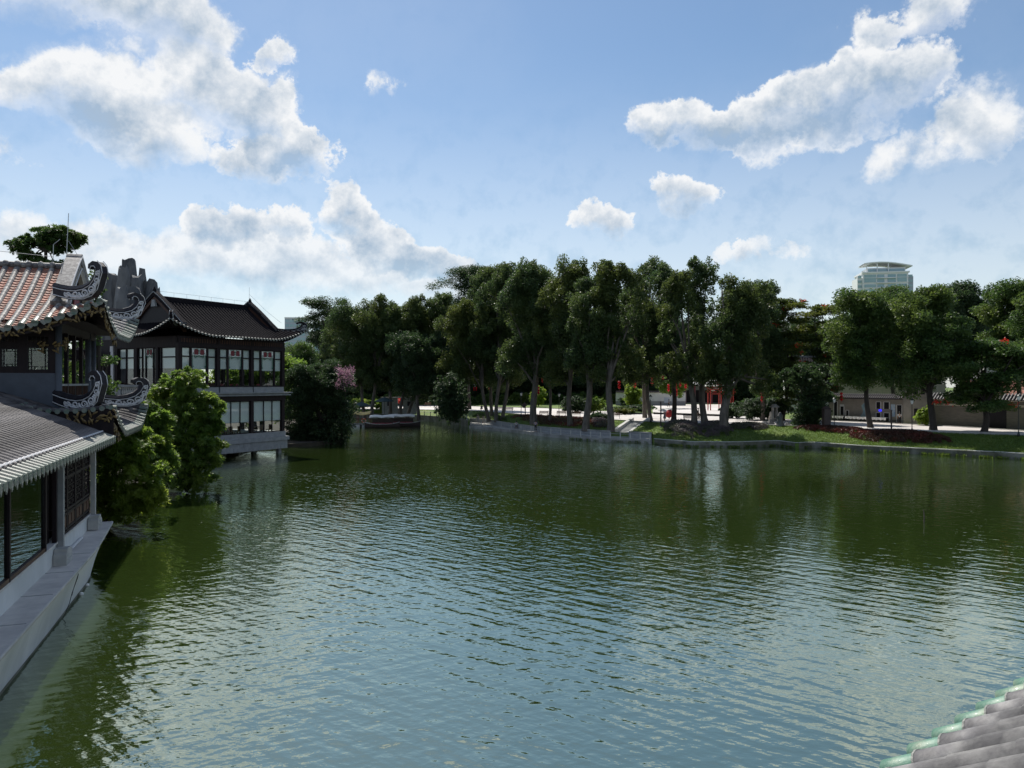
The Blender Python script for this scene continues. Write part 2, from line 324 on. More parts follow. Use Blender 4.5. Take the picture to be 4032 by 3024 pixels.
# water: turbid green body under a rippled surface
def watermat():
    m = bpy.data.materials.new('lake water'); m.use_nodes = True; nt = m.node_tree; nt.nodes.clear()
    out = nt.nodes.new('ShaderNodeOutputMaterial'); g = nt.nodes.new('ShaderNodeNewGeometry')
    def N(sc_, rot, stretch, d, off=0, rough=.5):
        r = nt.nodes.new('ShaderNodeMapping'); r.inputs['Rotation'].default_value = (0, 0, R(rot)); nt.links.new(g.outputs['Position'], r.inputs[0])
        mp = nt.nodes.new('ShaderNodeMapping'); mp.inputs['Scale'].default_value = stretch; mp.inputs['Location'].default_value = (off, off, 0); nt.links.new(r.outputs[0], mp.inputs[0])
        n = nt.nodes.new('ShaderNodeTexNoise'); n.inputs['Scale'].default_value = sc_; n.inputs['Detail'].default_value = d; n.inputs['Roughness'].default_value = rough
        nt.links.new(mp.outputs[0], n.inputs['Vector']); return n.outputs[0]
    def mt(op, a, bb):
        n = nt.nodes.new('ShaderNodeMath'); n.operation = op
        for i, x in enumerate((a, bb)):
            if isinstance(x, (int, float)): n.inputs[i].default_value = x
            else: nt.links.new(x, n.inputs[i])
        return n.outputs[0]
    one = N(2.1, 40, (.30, 1.0, 1), 1.5, 3)        # wave train, crests running down to the right
    two = N(2.4, -28, (.38, 1.0, 1), 1.5, 31)     # weaker crossing train
    mid = N(5.0, 12, (.6, 1.0, 1), 2, 9)
    fine = N(7, 30, (.7, 1.0, 1), 3, 17, .55)
    calm = N(.04, 0, (1, 1, 1), 2, 40)             # wind patches: calmer and rougher water
    cm = nt.nodes.new('ShaderNodeMapRange'); nt.links.new(calm, cm.inputs[0])
    for i, q in enumerate((.40, .60, .40, 1.15)): cm.inputs[i+1].default_value = q
    h = mt('ADD', mt('ADD', mt('MULTIPLY', one, .054), mt('MULTIPLY', two, .026)), mt('ADD', mt('MULTIPLY', mid, .012), mt('MULTIPLY', fine, .0034)))
    h = mt('MULTIPLY', h, cm.outputs[0])
    bn = nt.nodes.new('ShaderNodeBump'); bn.inputs['Strength'].default_value = 1.0; bn.inputs['Distance'].default_value = 1.0
    nt.links.new(h, bn.inputs['Height'])
    df = nt.nodes.new('ShaderNodeBsdfDiffuse'); df.inputs[0].default_value = (.024, .040, .009, 1)
    gl = nt.nodes.new('ShaderNodeBsdfGlossy'); gl.inputs['Roughness'].default_value = .015; gl.inputs[0].default_value = (.93, 1, .88, 1)
    lw = nt.nodes.new('ShaderNodeLayerWeight'); lw.inputs[0].default_value = .5
    for n in (gl, lw): nt.links.new(bn.outputs[0], n.inputs['Normal'])
    fr = mt('ADD', mt('MULTIPLY', mt('POWER', lw.outputs['Facing'], 4.0), .62), .36)
    mx = nt.nodes.new('ShaderNodeMixShader'); nt.links.new(fr, mx.inputs[0]); nt.links.new(df.outputs[0], mx.inputs[1]); nt.links.new(gl.outputs[0], mx.inputs[2]); nt.links.new(mx.outputs[0], out.inputs[0])
    return m
M['water'] = watermat()

# ------------------------------------------------------------------ water and ground
m_ = MB(); m_.grid([[(x, y, 0) for x in np.linspace(-170, 170, 9)] for y in np.linspace(-25, 260, 9)])
m_.build('lake_water', M['water'], kind='structure')

US = np.array([1100,1250,1400,1540,1623,1720,1810,1860,2028,2148,2338,2496,2563,2725,2900,3063,3139,3198,3400,3731,4032,4500])
VW = np.array([1650,1650,1650,1650,1655,1663,1674,1687,1704,1720,1737,1743,1747,1761,1762,1756,1766,1762,1778,1794,1811,1836])
UN = np.array([1100,1540,1850,1900,2050,2200,2400,2560,2690,2830,3040,3200,3400,3700,4032,4500])
VN = np.array([1606,1612,1617,1620,1632,1640,1653,1662,1667,1671,1674,1681,1690,1701,1715,1735])
UF = np.array([1100,1850,2150,2500,2950,3100,3400,3700,4032,4500])
VF = np.array([1588,1600,1608,1626,1640,1652,1662,1677,1697,1714])
UC = np.array([1850,1900,1950,2000,2100,2200,2400,2500,2575])
VC = np.array([1648,1650,1658,1666,1680,1687,1699,1703,1706])
PZ, TZ, CZ = 2.2, .45, 1.15               # promenade, terrace, terrace wall cap heights
def Dw(u): return EYE*FPX/(np.interp(u, US, VW)-V0)
def Dn(u): return (EYE-PZ)*FPX/(np.interp(u, UN, VN)-V0)
def Df(u): return (EYE-PZ)*FPX/(np.interp(u, UF, VF)-V0)
def Dc(u): return (EYE-CZ)*FPX/(np.interp(u, UC, VC)-V0)
def W2(u, D, z): return ((u-2016)/FPX*D, D, z)
STB, STT = Vector((15.2, 108.6, TZ)), Vector((19.6, 117.6, PZ))
SDIR = Vector((STT.x-STB.x, STT.y-STB.y, 0)); SLEN = SDIR.length; SDIR.normalize(); SSID = Vector((SDIR.y, -SDIR.x, 0))
def rimz(u): return 1.2 if u < 1845 else .6
def bank_z(u, t, X, Y):
    on_t = 1850 <= u <= 2570
    z0 = CZ if on_t else rimz(u)
    z = z0+(PZ-.03-z0)*(.25*t+.75*(3*t*t-2*t**3)) + .18*math.sin(math.pi*t)*(math.sin(X*.7)+math.sin(X*.31+1.3))*.5
    d = Vector((X-STB.x, Y-STB.y, 0)); a = d.dot(SDIR); b = abs(d.dot(SSID))
    if -1.5 < a < SLEN+.8 and b < 1.5: z = min(z, STB.z+(STT.z-STB.z)*a/SLEN-.35)
    return z
def bank_point(u, t):
    D0 = Dc(u)+.15 if 1850 <= u <= 2570 else Dw(u)+.1
    D = D0+(Dn(u)-D0)*t; X = (u-2016)/FPX*D
    return Vector((X, D, bank_z(u, t, X, D)))
us = sorted(set(list(np.arange(1100, 4500, 14))+[1849.9, 1850, 2570, 2570.1]))
rows = []
for u in us:
    on_t = 1850 <= u <= 2570
    D0 = Dc(u) if on_t else Dw(u)
    r = [W2(u, D0, -1.5), W2(u, D0, CZ-.06 if on_t else rimz(u))]
    for t in np.linspace(0, 1, 15): r.append(tuple(bank_point(u, t)))
    r.append(W2(u, Dn(u)+.3, PZ-.03)); r.append(W2(u, Df(u), PZ-.02)); r.append(W2(u, Df(u)+25, PZ+.3)); r.append(W2(u, 900, PZ+.3))
    rows.append(r)
m_ = MB(); m_.grid(rows); ground = m_.build('ground', M['lawn'], smooth=True, kind='structure')

# promenade paving and the plaza behind it
m_ = MB(); m_.grid([[W2(u, Dn(u)+(Df(u)-Dn(u))*t, PZ+.006) for t in np.linspace(0, 1, 5)] for u in np.arange(1100, 4500, 25)])
m_.build('promenade_paving', M['paving'], kind='structure')
m_ = MB(); m_.grid([[W2(u, D, PZ+.345) for D in np.linspace(Df(u)-3, 196, 6)] for u in np.arange(2570, 2905, 24)])
m_.build('plaza_paving', M['paving'], kind='structure')
# kerbs along both promenade edges
for nm, fn, sgn in (('promenade_kerb', Dn, -1), ('lawn_kerb', Df, 1)):
    m_ = MB()
    for u0 in np.arange(1200, 4400, 25):
        u1 = u0+25
        if nm == 'lawn_kerb' and 2560 < u0 < 2920: continue
        a, b = fn(u0), fn(u1)
        m_.hexa([W2(u0, a, PZ-.15), W2(u1, b, PZ-.15), W2(u1, b+sgn*.25, PZ-.15), W2(u0, a+sgn*.25, PZ-.15)],
                [W2(u0, a, PZ+.10), W2(u1, b, PZ+.10), W2(u1, b+sgn*.25, PZ+.10), W2(u0, a+sgn*.25, PZ+.10)])
    m_.build(nm, M['granite_l'], kind='structure')
# stone rim along the lawn bank and the far cove
for lab, ua, ub in (('lake_rim', 2576, 4400), ('cove_walkway', 1240, 1842)):
    m_ = MB(); zt = .6 if ua > 2000 else 1.2
    for u0 in np.arange(ua, ub, 22):
        u1 = min(u0+22, ub); a, b = Dw(u0), Dw(u1); wd = .28 if ua > 2000 else 2.6
        m_.hexa([W2(u0, a-.12, -1), W2(u1, b-.12, -1), W2(u1, b+wd, -1), W2(u0, a+wd, -1)], [W2(u0, a-.12, zt+.05), W2(u1, b-.12, zt+.05), W2(u1, b+wd, zt+.05), W2(u0, a+wd, zt+.05)])
    m_.build(lab, M['mossrim'], kind='structure')
# lakeside terrace and its back wall
m_ = MB()
tus = list(np.arange(1846, 2566, 18))+[2566]
for u0, u1 in zip(tus[:-1], tus[1:]):
    lo = [W2(u0, Dw(u0)-.1, -1), W2(u1, Dw(u1)-.1, -1), W2(u1, Dc(u1), -1), W2(u0, Dc(u0), -1)]
    m_.hexa(lo, [(p[0], p[1], TZ) for p in lo])
m_.build('terrace_pavement', M['granite_l'], kind='structure')
ret = empty('terrace_wall', W2(2200, Dc(2200), TZ), label='low grey stone retaining wall behind the lakeside terrace', cat='wall')
gap = (2404, 2476)
for part, m2 in (('wall_body', M['granite']), ('coping', M['granite_l'])):
    m_ = MB(ret.location)
    for u0, u1 in zip(tus[:-1], tus[1:]):
        if u1 > gap[0] and u0 < gap[1]: continue
        z0, z1, e = (TZ-.2, CZ, 0) if part == 'wall_body' else (CZ, CZ+.12, .08)
        lo = [W2(u0, Dc(u0)-.25-e, z0), W2(u1, Dc(u1)-.25-e, z0), W2(u1, Dc(u1)+.1, z0), W2(u0, Dc(u0)+.1, z0)]
        m_.hexa(lo, [(p[0], p[1], z1) for p in lo])
    m_.build(part, m2, ret)
# terrace railing: slender stone posts with two rails
rail = empty('terrace_railing', W2(2200, Dw(2200), TZ), label='slender grey post and rail fence along the terrace edge', cat='railing')
pu = np.linspace(1856, 2560, 19)
pm = MB(); pm.box(-.07, .07, -.07, .07, 0, .75); pm.box(-.09, .09, -.09, .09, .75, .83); pme = pm.mesh('post')
for u in pu: link('post', pme, M['stone'], rail, Vector(W2(u, Dw(u)+.15, TZ))-rail.location)
for zz in (.3, .66):
    m_ = MB(rail.location); m_.tube([W2(u, Dw(u)+.15, TZ+zz) for u in np.linspace(1856, 2560, 60)], .025, 5); m_.build('rail', M['metal'], rail)
# staircase
st = empty('stone_staircase', STB, label='wide stone steps climbing from the terrace to the promenade', cat='staircase')
NS = 12
for i in range(NS):
    a0 = SLEN*i/NS; z1 = TZ+(PZ-TZ)*(i+1)/NS; m_ = MB(STB); p = STB+SDIR*a0; q = STB+SDIR*(a0+SLEN/NS+.05)
    lo = [p-SSID*1.05, p+SSID*1.05, q+SSID*1.05, q-SSID*1.05]
    m_.hexa([(k.x, k.y, z1-.5) for k in lo], [(k.x, k.y, z1) for k in lo]); m_.build('step', M['stone'], st, bevel=.015)
for s in (-1, 1):
    m_ = MB(STB); p, q = STB+SSID*(s*1.3)-SDIR*.5, STB+SDIR*(SLEN+.2)+SSID*(s*1.3); sd = SSID*.24
    m_.hexa([(p-sd)-Vector((0,0,.6)), (p+sd)-Vector((0,0,.6)), Vector((q.x+sd.x, q.y+sd.y, PZ-.8)), Vector((q.x-sd.x, q.y-sd.y, PZ-.8))],
            [(p-sd)+Vector((0,0,.55)), (p+sd)+Vector((0,0,.55)), Vector((q.x+sd.x, q.y+sd.y, PZ+.5)), Vector((q.x-sd.x, q.y-sd.y, PZ+.5))])
    m_.build('side_wall', M['stone'], st)

# left bank behind the stone boat and below the restaurant
LB = [(-70,30),(-30.5,38.5),(-25.3,39.6),(-22.6,43.0),(-24.5,47),(-25.5,54),(-26,58),(-31,64),(-38,74),(-38,84),(-31,93),(-25.5,97),(-22.5,103),(-25,114),(-36,132),(-42,150),(-45,168),(-60,200),(-160,200),(-160,30)]
m_ = MB(); m_.hexa([(x, y, -1.2) for x, y in LB], [(x, y, .45) for x, y in LB]); m_.build('left_bank', M['soil'], kind='structure')

# ------------------------------------------------------------------ vegetation
def leaves(c, L, Wd, droop=0.0, dirs=None, flat=.0):
    "rhombic leaves at centres c -> verts, quads"
    n = len(c); a = rng.normal(size=(n, 3)) if dirs is None else dirs+rng.normal(size=(n, 3))*.45
    a[:, 2] = a[:, 2]*(1-flat)-droop
    a /= np.linalg.norm(a, axis=1)[:, None]
    b = rng.normal(size=(n, 3)); b[:, 2] *= (1-flat); b -= a*(a*b).sum(1)[:, None]; b /= np.linalg.norm(b, axis=1)[:, None]
    ln = (L*(.7+.6*rng.random(n)))[:, None]; wd = (Wd*(.7+.6*rng.random(n)))[:, None]
    return np.stack([c-a*ln/2, c+b*wd/2, c+a*ln/2, c-b*wd/2], 1).reshape(-1, 3)
def quadmesh(name, v):
    n = len(v)//4; me = bpy.data.meshes.new(name)
    me.vertices.add(n*4); me.loops.add(n*4); me.polygons.add(n)
    me.vertices.foreach_set('co', v.astype(np.float32).ravel()); me.loops.foreach_set('vertex_index', np.arange(n*4, dtype=np.int32))
    me.polygons.foreach_set('loop_start', np.arange(0, n*4, 4, dtype=np.int32)); me.update(calc_edges=True); return me
def clump_points(clumps, dens):
    out = []
    for (c, r) in clumps:
        r = np.array(r); n = int(dens*(r[0]*r[1]+r[0]*r[2]+r[1]*r[2])/3*12.6)+4
        d = rng.normal(size=(n, 3)); d /= np.linalg.norm(d, axis=1)[:, None]
        rad = .35+.75*rng.random(n)**.8
        out.append(np.array(c)+d*r*rad[:, None])
    return np.concatenate(out)

def tree(name, label, cat, base, crown_c, top, bot, hw, style='eu', lm='leaf_eu', bark='bark', dens=16, leaf=(.38, .16), group=None, tr=.3, nclump=None, flowers=None, depth=None, forks=4, sub=9):
    """base: world point; crown_c: (x,y) of the crown; top/bot heights; hw half width"""
    base = Vector(base); t = empty(name, base, label=label, cat=cat, group=group)
    if style in ('eu', 'broad') and top-bot > 6: bot += .13*(top-bot)
    hgt = top-bot; cl = []; lobes = []; dp = depth or hw*.85
    n = nclump or int(12+hgt*hw*(.19 if style == 'broad' else .15))
    for i in range(n):
        s = (i+rng.random())/n                       # height share, stratified
        if style == 'eu':      env = (.55+.45*math.sin(math.pi*min(1, .2+.8*s)))*(1 if s < .8 else 1-(s-.8)*2.4); vr = 1.0+.7*rng.random(); rel = .22+.17*rng.random()
        elif style == 'broad': env = (1-s**3)**.5*(.62+.38*min(1, s*2.5)); vr = .6+.25*rng.random(); rel = .30+.16*rng.random()
        elif style == 'flat':  env = .5+.5*math.sin(math.pi*min(1, .25+.6*s)); vr = .28+.12*rng.random(); rel = .34+.2*rng.random()
        else:                  env = math.sqrt(max(.08, 1-(2*s-1)**2)); vr = .75+.3*rng.random(); rel = .30+.16*rng.random()
        rr = rel*hw; th = rng.random()*2*math.pi; q = rng.uniform(.25, 1.0)
        x = crown_c[0]+math.cos(th)*q*max(.1, hw-rr*.75)*env; y = crown_c[1]+math.sin(th)*q*max(.1, dp-rr*.75)*env
        lobes.append(((x, y, min(top-rr*vr*rng.uniform(.9, 1.5), bot+s*hgt)), (rr, rr, rr*vr)))
    lobes.append(((crown_c[0]+(rng.random()-.5)*hw*.7, crown_c[1], top-hw*.28), (hw*.22, hw*.22, hw*.30)))
    for c, r in lobes:
        for _ in range(sub):
            d = rng.normal(size=3); d /= np.linalg.norm(d); d[2] = abs(d[2])*1.1-.35 if rng.random() < .75 else d[2]
            k = r[0]*rng.uniform(.26, .5); kz = k*(1.15 if style == 'eu' else (.4 if style == 'flat' else .8))
            cl.append(((c[0]+d[0]*r[0]*.85, c[1]+d[1]*r[1]*.85, c[2]+d[2]*r[2]*.85), (k, k, kz)))
        cl.append((c, (r[0]*.55, r[1]*.55, r[2]*.6)))
    # trunk and limbs
    bx, by, bz = base; r0 = tr; mid = Vector((bx+(crown_c[0]-bx)*.35, by+(crown_c[1]-by)*.35, bot+(top-bot)*.12))
    m_ = MB(base); pts = []
    for i in range(9):
        s = i/8; p = Vector((bx, by, bz-.15)).lerp(mid, s); p.x += math.sin(s*5+bx)*.18*r0/.3; p.y += math.cos(s*4+bx)*.15; pts.append(p)
    m_.tube(pts, [r0*(1.5 if i == 0 else 1.18-.05*i) for i in range(9)], 9, cap=False)
    order = sorted(cl, key=lambda q: q[0][2])
    picks = [cl[int(rng.integers(len(cl)))] for _ in range(forks*3)]
    for c, r in picks:
        st_ = pts[int(5+rng.integers(4))]; c = Vector(c); mp = st_.lerp(c, .5); mp.z += (c.z-st_.z)*.12; mp.x += (rng.random()-.5)*.8
        m_.tube([st_, st_.lerp(mp, .5), mp, mp.lerp(c, .6), c], [r0*.5, r0*.42, r0*.3, r0*.2, r0*.07], 5, cap=False)
    m_.build('trunk', M[bark], t, smooth=True)
    pts_ = clump_points(cl, dens); v = leaves(pts_, leaf[0], leaf[1], droop=.25 if style == 'eu' else .05, flat=.6 if style == 'flat' else (.25 if style == 'broad' else 0))
    v -= np.array(base)
    crown = link('crown', quadmesh('crown', v), M[lm], t)
    if flowers:
        fm, cnt, zmin = flowers; hi = [c for c in cl if c[0][2] > zmin] or cl; fc = []
        for _ in range(cnt):
            c, r = hi[int(rng.integers(len(hi)))]; d = rng.normal(size=3); d[1] = -abs(d[1]); d[2] = abs(d[2])*.8; d /= np.linalg.norm(d)
            fc.append(np.array(c)+d*np.array(r)+rng.normal(size=(26, 3))*np.array([.32, .3, .16]))
        v = leaves(np.concatenate(fc), .26, .2)-np.array(base); link('blossom', quadmesh('blossom', v), M[fm], t)
    return t

def shore_tree(name, label, ub, D, zb, uc, vt, vb, hwp, **k):
    "a tree whose foot stands at pixel column ub, D metres away"
    c = A(uc, 1500, D); bx = (ub-2016)/FPX*D
    return tree(name, label, 'tree', (bx, D, zb), (c.x, D), EYE+(V0-vt)/FPX*D, EYE+(V0-vb)/FPX*D, hwp*1.48/FPX*D, **k)
GB = 'trees lining the far lake shore'
def bz(u, D):
    "ground height below a shore point"
    if D >= Dn(u): return PZ if D < Df(u) else PZ+.2
    D0 = Dc(u)+.15 if 1850 <= u <= 2570 else Dw(u)+.1
    return bank_z(u, min(1, max(0, (D-D0)/(Dn(u)-D0))), (u-2016)/FPX*D, D)
SHORE = [ # label, ub, D, uc, vtop, vbot, half width px, kwargs
 ('thin feathery tree behind the blue parasols, leftmost of the far grove', 1330, 168, 1300, 1172, 1500, 85, dict(style='flat', lm='leaf_dk', dens=9, bark='bark_d')),
 ('grey green tree rising over the yellow canopy dock', 1435, 152, 1400, 1180, 1560, 95, {}),
 ('grey green tree above the moored boats', 1467, 150, 1490, 1162, 1570, 90, dict(lm='leaf_eu2')),
 ('tree with low forked trunk behind the white boat canopies', 1533, 150, 1565, 1188, 1570, 80, {}),
 ('pale trunked tree beside the low stone gatehouse', 1577, 149, 1640, 1158, 1580, 90, dict(lm='leaf_eu2')),
 ('twin stemmed tree just right of the stone gatehouse', 1606, 151, 1720, 1150, 1580, 80, {}),
 ('dark trunked tree behind the man on the cove walkway', 1645, 143, 1650, 1290, 1585, 110, dict(lm='leaf_dk')),
 ('airy feathery tree towering behind the shore grove with open branches', 1850, 170, 1835, 1040, 1330, 110, dict(style='flat', lm='leaf_dk', dens=7, bark='bark_d')),
 ('leaning tree behind the seated couple on the lawn edge', 1922, 140, 1840, 1175, 1560, 100, dict(lm='leaf_eu2')),
 ('dark stemmed tree next to the double red lantern lamp', 1936, 145, 1935, 1035, 1560, 95, {}),
 ('pale trunked tree with a fluted stem behind the terrace couple', 1955, 138, 1985, 1028, 1570, 85, dict(lm='leaf_eu')),
 ('tree forking low beside the two far benches', 1982, 139, 2040, 1060, 1555, 90, dict(lm='leaf_eu2')),
 ('stout gnarled tree above the person in the purple top', 2107, 124, 2095, 1016, 1550, 115, dict(tr=.5)),
 ('small curved trunk tree between two promenade benches', 2164, 126, 2170, 1090, 1560, 70, dict(tr=.22)),
 ('tall tree just right of the lamp post with two benches', 2245, 119, 2245, 1012, 1560, 105, dict(tr=.38, lm='leaf_eu2')),
 ('leaning pale trunk tree on the bank nearest the terrace wall', 2313, 112, 2320, 1075, 1560, 95, dict(tr=.45)),
 ('thick fluted tree left of the stone staircase', 2398, 109.5, 2420, 1014, 1570, 105, dict(tr=.45, lm='leaf_eu2')),
 ('slender tree at the head of the staircase', 2560, 119, 2520, 1085, 1560, 95, dict(tr=.28)),
 ('open crowned tall tree above the staircase with sky gaps', 2540, 128, 2545, 1006, 1330, 85, dict(tr=.3, dens=10)),
 ('dark leaning tree by the red umbrella', 2655, 117, 2630, 1035, 1550, 95, dict(tr=.33, bark='bark_d')),
 ('leaning tree rooted in the purple ground cover', 2732, 107, 2690, 1060, 1560, 85, dict(tr=.4, lm='leaf_eu2')),
 ('straight thick trunk tree before the red gate frame', 2771, 111, 2760, 1006, 1560, 80, dict(tr=.42)),
 ('massive leaning forked tree on the grassy bank by the red gate', 2856, 103, 2890, 1080, 1590, 130, dict(tr=.55, lm='leaf_eu2', nclump=24)),
 ('grey green tree right of the leaning forked tree', 3000, 118, 3010, 1100, 1600, 95, {}),
 ('yellowish flame tree with red blossoms beside the tall evergreens', 3085, 119, 3115, 1165, 1600, 85, dict(style='flat', lm='leaf_fl', dens=18, flowers=('flower_red', 9, 4), bark='bark_d')),
 ('dense dark evergreen bush tree among the bank rocks', 3185, 104, 3180, 1420, 1672, 80, dict(style='ball', lm='leaf_dk', dens=20, bark='bark_d')),
 ('flame tree with scattered red blossoms left of the shopfronts', 3240, 113, 3235, 1190, 1570, 85, dict(style='flat', lm='leaf_fl', dens=18, flowers=('flower_red', 10, 4), bark='bark_d')),
 ('dark trunked broad tree standing before the shopfronts', 3423, 100, 3385, 1135, 1560, 125, dict(style='broad', lm='leaf_br', bark='bark_d')),
 ('broad crown tree below the white apartment tower', 3520, 130, 3500, 1125, 1500, 125, dict(style='broad', lm='leaf_br', bark='bark_d')),
 ('forked dark trunk tree beside the brick wall with tiled coping', 3668, 95, 3655, 1118, 1570, 140, dict(style='broad', lm='leaf_br', bark='bark_d', tr=.36)),
 ('broad tree behind the tiled brick wall', 3780, 128, 3780, 1108, 1490, 120, dict(style='broad', lm='leaf_dk', bark='bark_d')),
 ('feathery leaved tree drooping before the brick wall', 3879, 91.5, 3875, 1330, 1610, 140, dict(style='flat', lm='leaf_br', dens=20, bark='bark_d', tr=.34, flowers=('flower_red', 4, 4))),
 ('tall broad tree at the far right edge of the shore', 4010, 105, 4000, 1098, 1500, 120, dict(style='broad', lm='leaf_br', bark='bark_d')),
 ('tree overhanging the lamp post at the rightmost edge', 4120, 92, 4090, 1150, 1600, 110, dict(style='broad', lm='leaf_br', bark='bark_d')),
]
for lab, ub, D, uc, vt, vb, hw, k in SHORE:
    k = dict(k); k.setdefault('style', 'eu')
    shore_tree('shore_tree', lab, ub, D, bz(ub, D)-.05, uc, vt, vb, hw, group=GB, **k)
# clipped hedges closing the lawn
for u0, u1, D, lab in ((1250, 1700, 196, 'long clipped hedge beyond the cove lawn'), (1700, 2080, 200, 'long clipped hedge beyond the sunlit lawn, left part'), (2080, 2440, 200, 'long clipped hedge beyond the sunlit lawn, right part'), (2900, 3260, 150, 'dark hedge behind the flame trees')):
    x0, x1 = (u0-2016)/FPX*D, (u1-2016)/FPX*D; n = int((x1-x0)*260); p = Vector(((x0+x1)/2, D, PZ+.2)); hd_ = empty('hedge', p, label=lab, cat='hedge', group='hedges around the lawn')
    hx = rng.uniform(x0, x1, n); hh = 2.6+.5*np.sin(hx*.8)+.4*np.sin(hx*2.1); c = np.stack([hx-p.x, rng.uniform(-.9, .9, n), rng.random(n)**.7*hh], 1); link('foliage', quadmesh('foliage', leaves(c, .5, .25)), M['leaf_br'], hd_)
    m_ = MB()
    for xx in np.arange(x0, x1, 1.5): m_.tube([(xx-p.x, 0, -.2), (xx-p.x+.1, 0, 1.9)], [.06, .03], 5)
    m_.build('stems', M['bark_d'], hd_)
# second, farther rank that closes the view under the crowns
BACK = [(1380,205,1230,'dark tree far behind the boat dock'),(1560,210,1225,'dark tree far behind the stone gatehouse'),(1740,215,1215,'dark tree far behind the lawn at the cove'),
        (1930,215,1190,'dark tree far behind the couple on the terrace'),(2090,215,1200,'dark tree far behind the gnarled tree'),(2230,215,1215,'dark tree far behind the row of benches'),
        (2380,215,1225,'dark tree far behind the staircase'),(2520,220,1235,'dark tree above the white garden wall'),(2670,230,1245,'dark tree far behind the red umbrella'),
        (2960,210,1225,'dark tree far right of the red gate'),(3130,190,1250,'dark tree behind the flame trees'),(3320,180,1230,'dark tree rising behind the shop roof'),
        (3600,170,1215,'dark tree behind the white shop building'),(3900,150,1200,'dark tree behind the orange tiled roof')]
for u, D, vt, lab in BACK:
    shore_tree('background_tree', lab, u, D, PZ+.2, u, vt, 1588, 118, style='ball', lm='leaf_dk', bark='bark_d', dens=8, leaf=(.55, .28), nclump=40, group='trees in the far background')

# ------------------------------------------------------------------ roof tools
def resample(path, step):
    path = [Vector(p) for p in path]; L = [0]
    for a, b in zip(path[:-1], path[1:]): L.append(L[-1]+(b-a).length)
    n = max(1, int(round(L[-1]/step))); out = []
    for i in range(n+1):
        d = L[-1]*i/n; j = 0
        while j < len(L)-2 and L[j+1] < d: j += 1
        f = (d-L[j])/max(1e-6, L[j+1]-L[j]); out.append(path[j].lerp(path[j+1], f))
    return out
def barrel(mb, path, r, side, step=.32, n=6, flare=.025, endcap=True):
    "row of half-round cover tiles from the eave (first point) upwards"
    pts = resample(path, step); side = Vector(side).normalized(); rings = []
    for i in range(len(pts)-1):
        t = (pts[i+1]-pts[i]).normalized(); nrm = side.cross(t)
        if nrm.z < 0: nrm = -nrm
        for p, rr in ((pts[i], r*(1+flare)), (pts[i+1], r*(1-flare))):
            rings.append([p+side*(rr*math.cos(math.pi*k/n))+nrm*(rr*math.sin(math.pi*k/n)) for k in range(n+1)])
    vs = [p for q in rings for p in q]; w_ = n+1
    fs = [(i*w_+j, i*w_+j+1, (i+1)*w_+j+1, (i+1)*w_+j) for i in range(len(rings)-1) for j in range(n)]
    if endcap: fs.append(tuple(range(w_)))
    mb.add(vs, fs)
def pans(mb, path, half, side, step=.26, drop=.045):
    "row of overlapping pan tiles between two cover rows"
    pts = resample(path, step); side = Vector(side).normalized(); vs = []
    for i in range(len(pts)-1):
        up = Vector((0, 0, drop))
        for p, k in ((pts[i], 1), (pts[i+1], 0)):
            for s, dz in ((-1, 0), (0, -.04), (1, 0)): vs.append(p+side*(s*half)+up*k+Vector((0, 0, dz)))
    n = (len(pts)-1)*2
    mb.add(vs, [(i*3+j, i*3+j+1, (i+1)*3+j+1, (i+1)*3+j) for i in range(n-1) for j in range(2)])
def drip(mb, p, side, out, w=.2, h=.24):
    "pointed drip tile hanging at the eave"
    p, side, out = Vector(p), Vector(side).normalized(), Vector(out).normalized()
    pr = [(-1, 0), (1, 0), (1, -.4), (0, -1), (-1, -.4)]
    lo = [p+side*(a*w/2)+Vector((0, 0, b*h)) for a, b in pr]; mb.hexa([q-out*.03 for q in lo], lo)

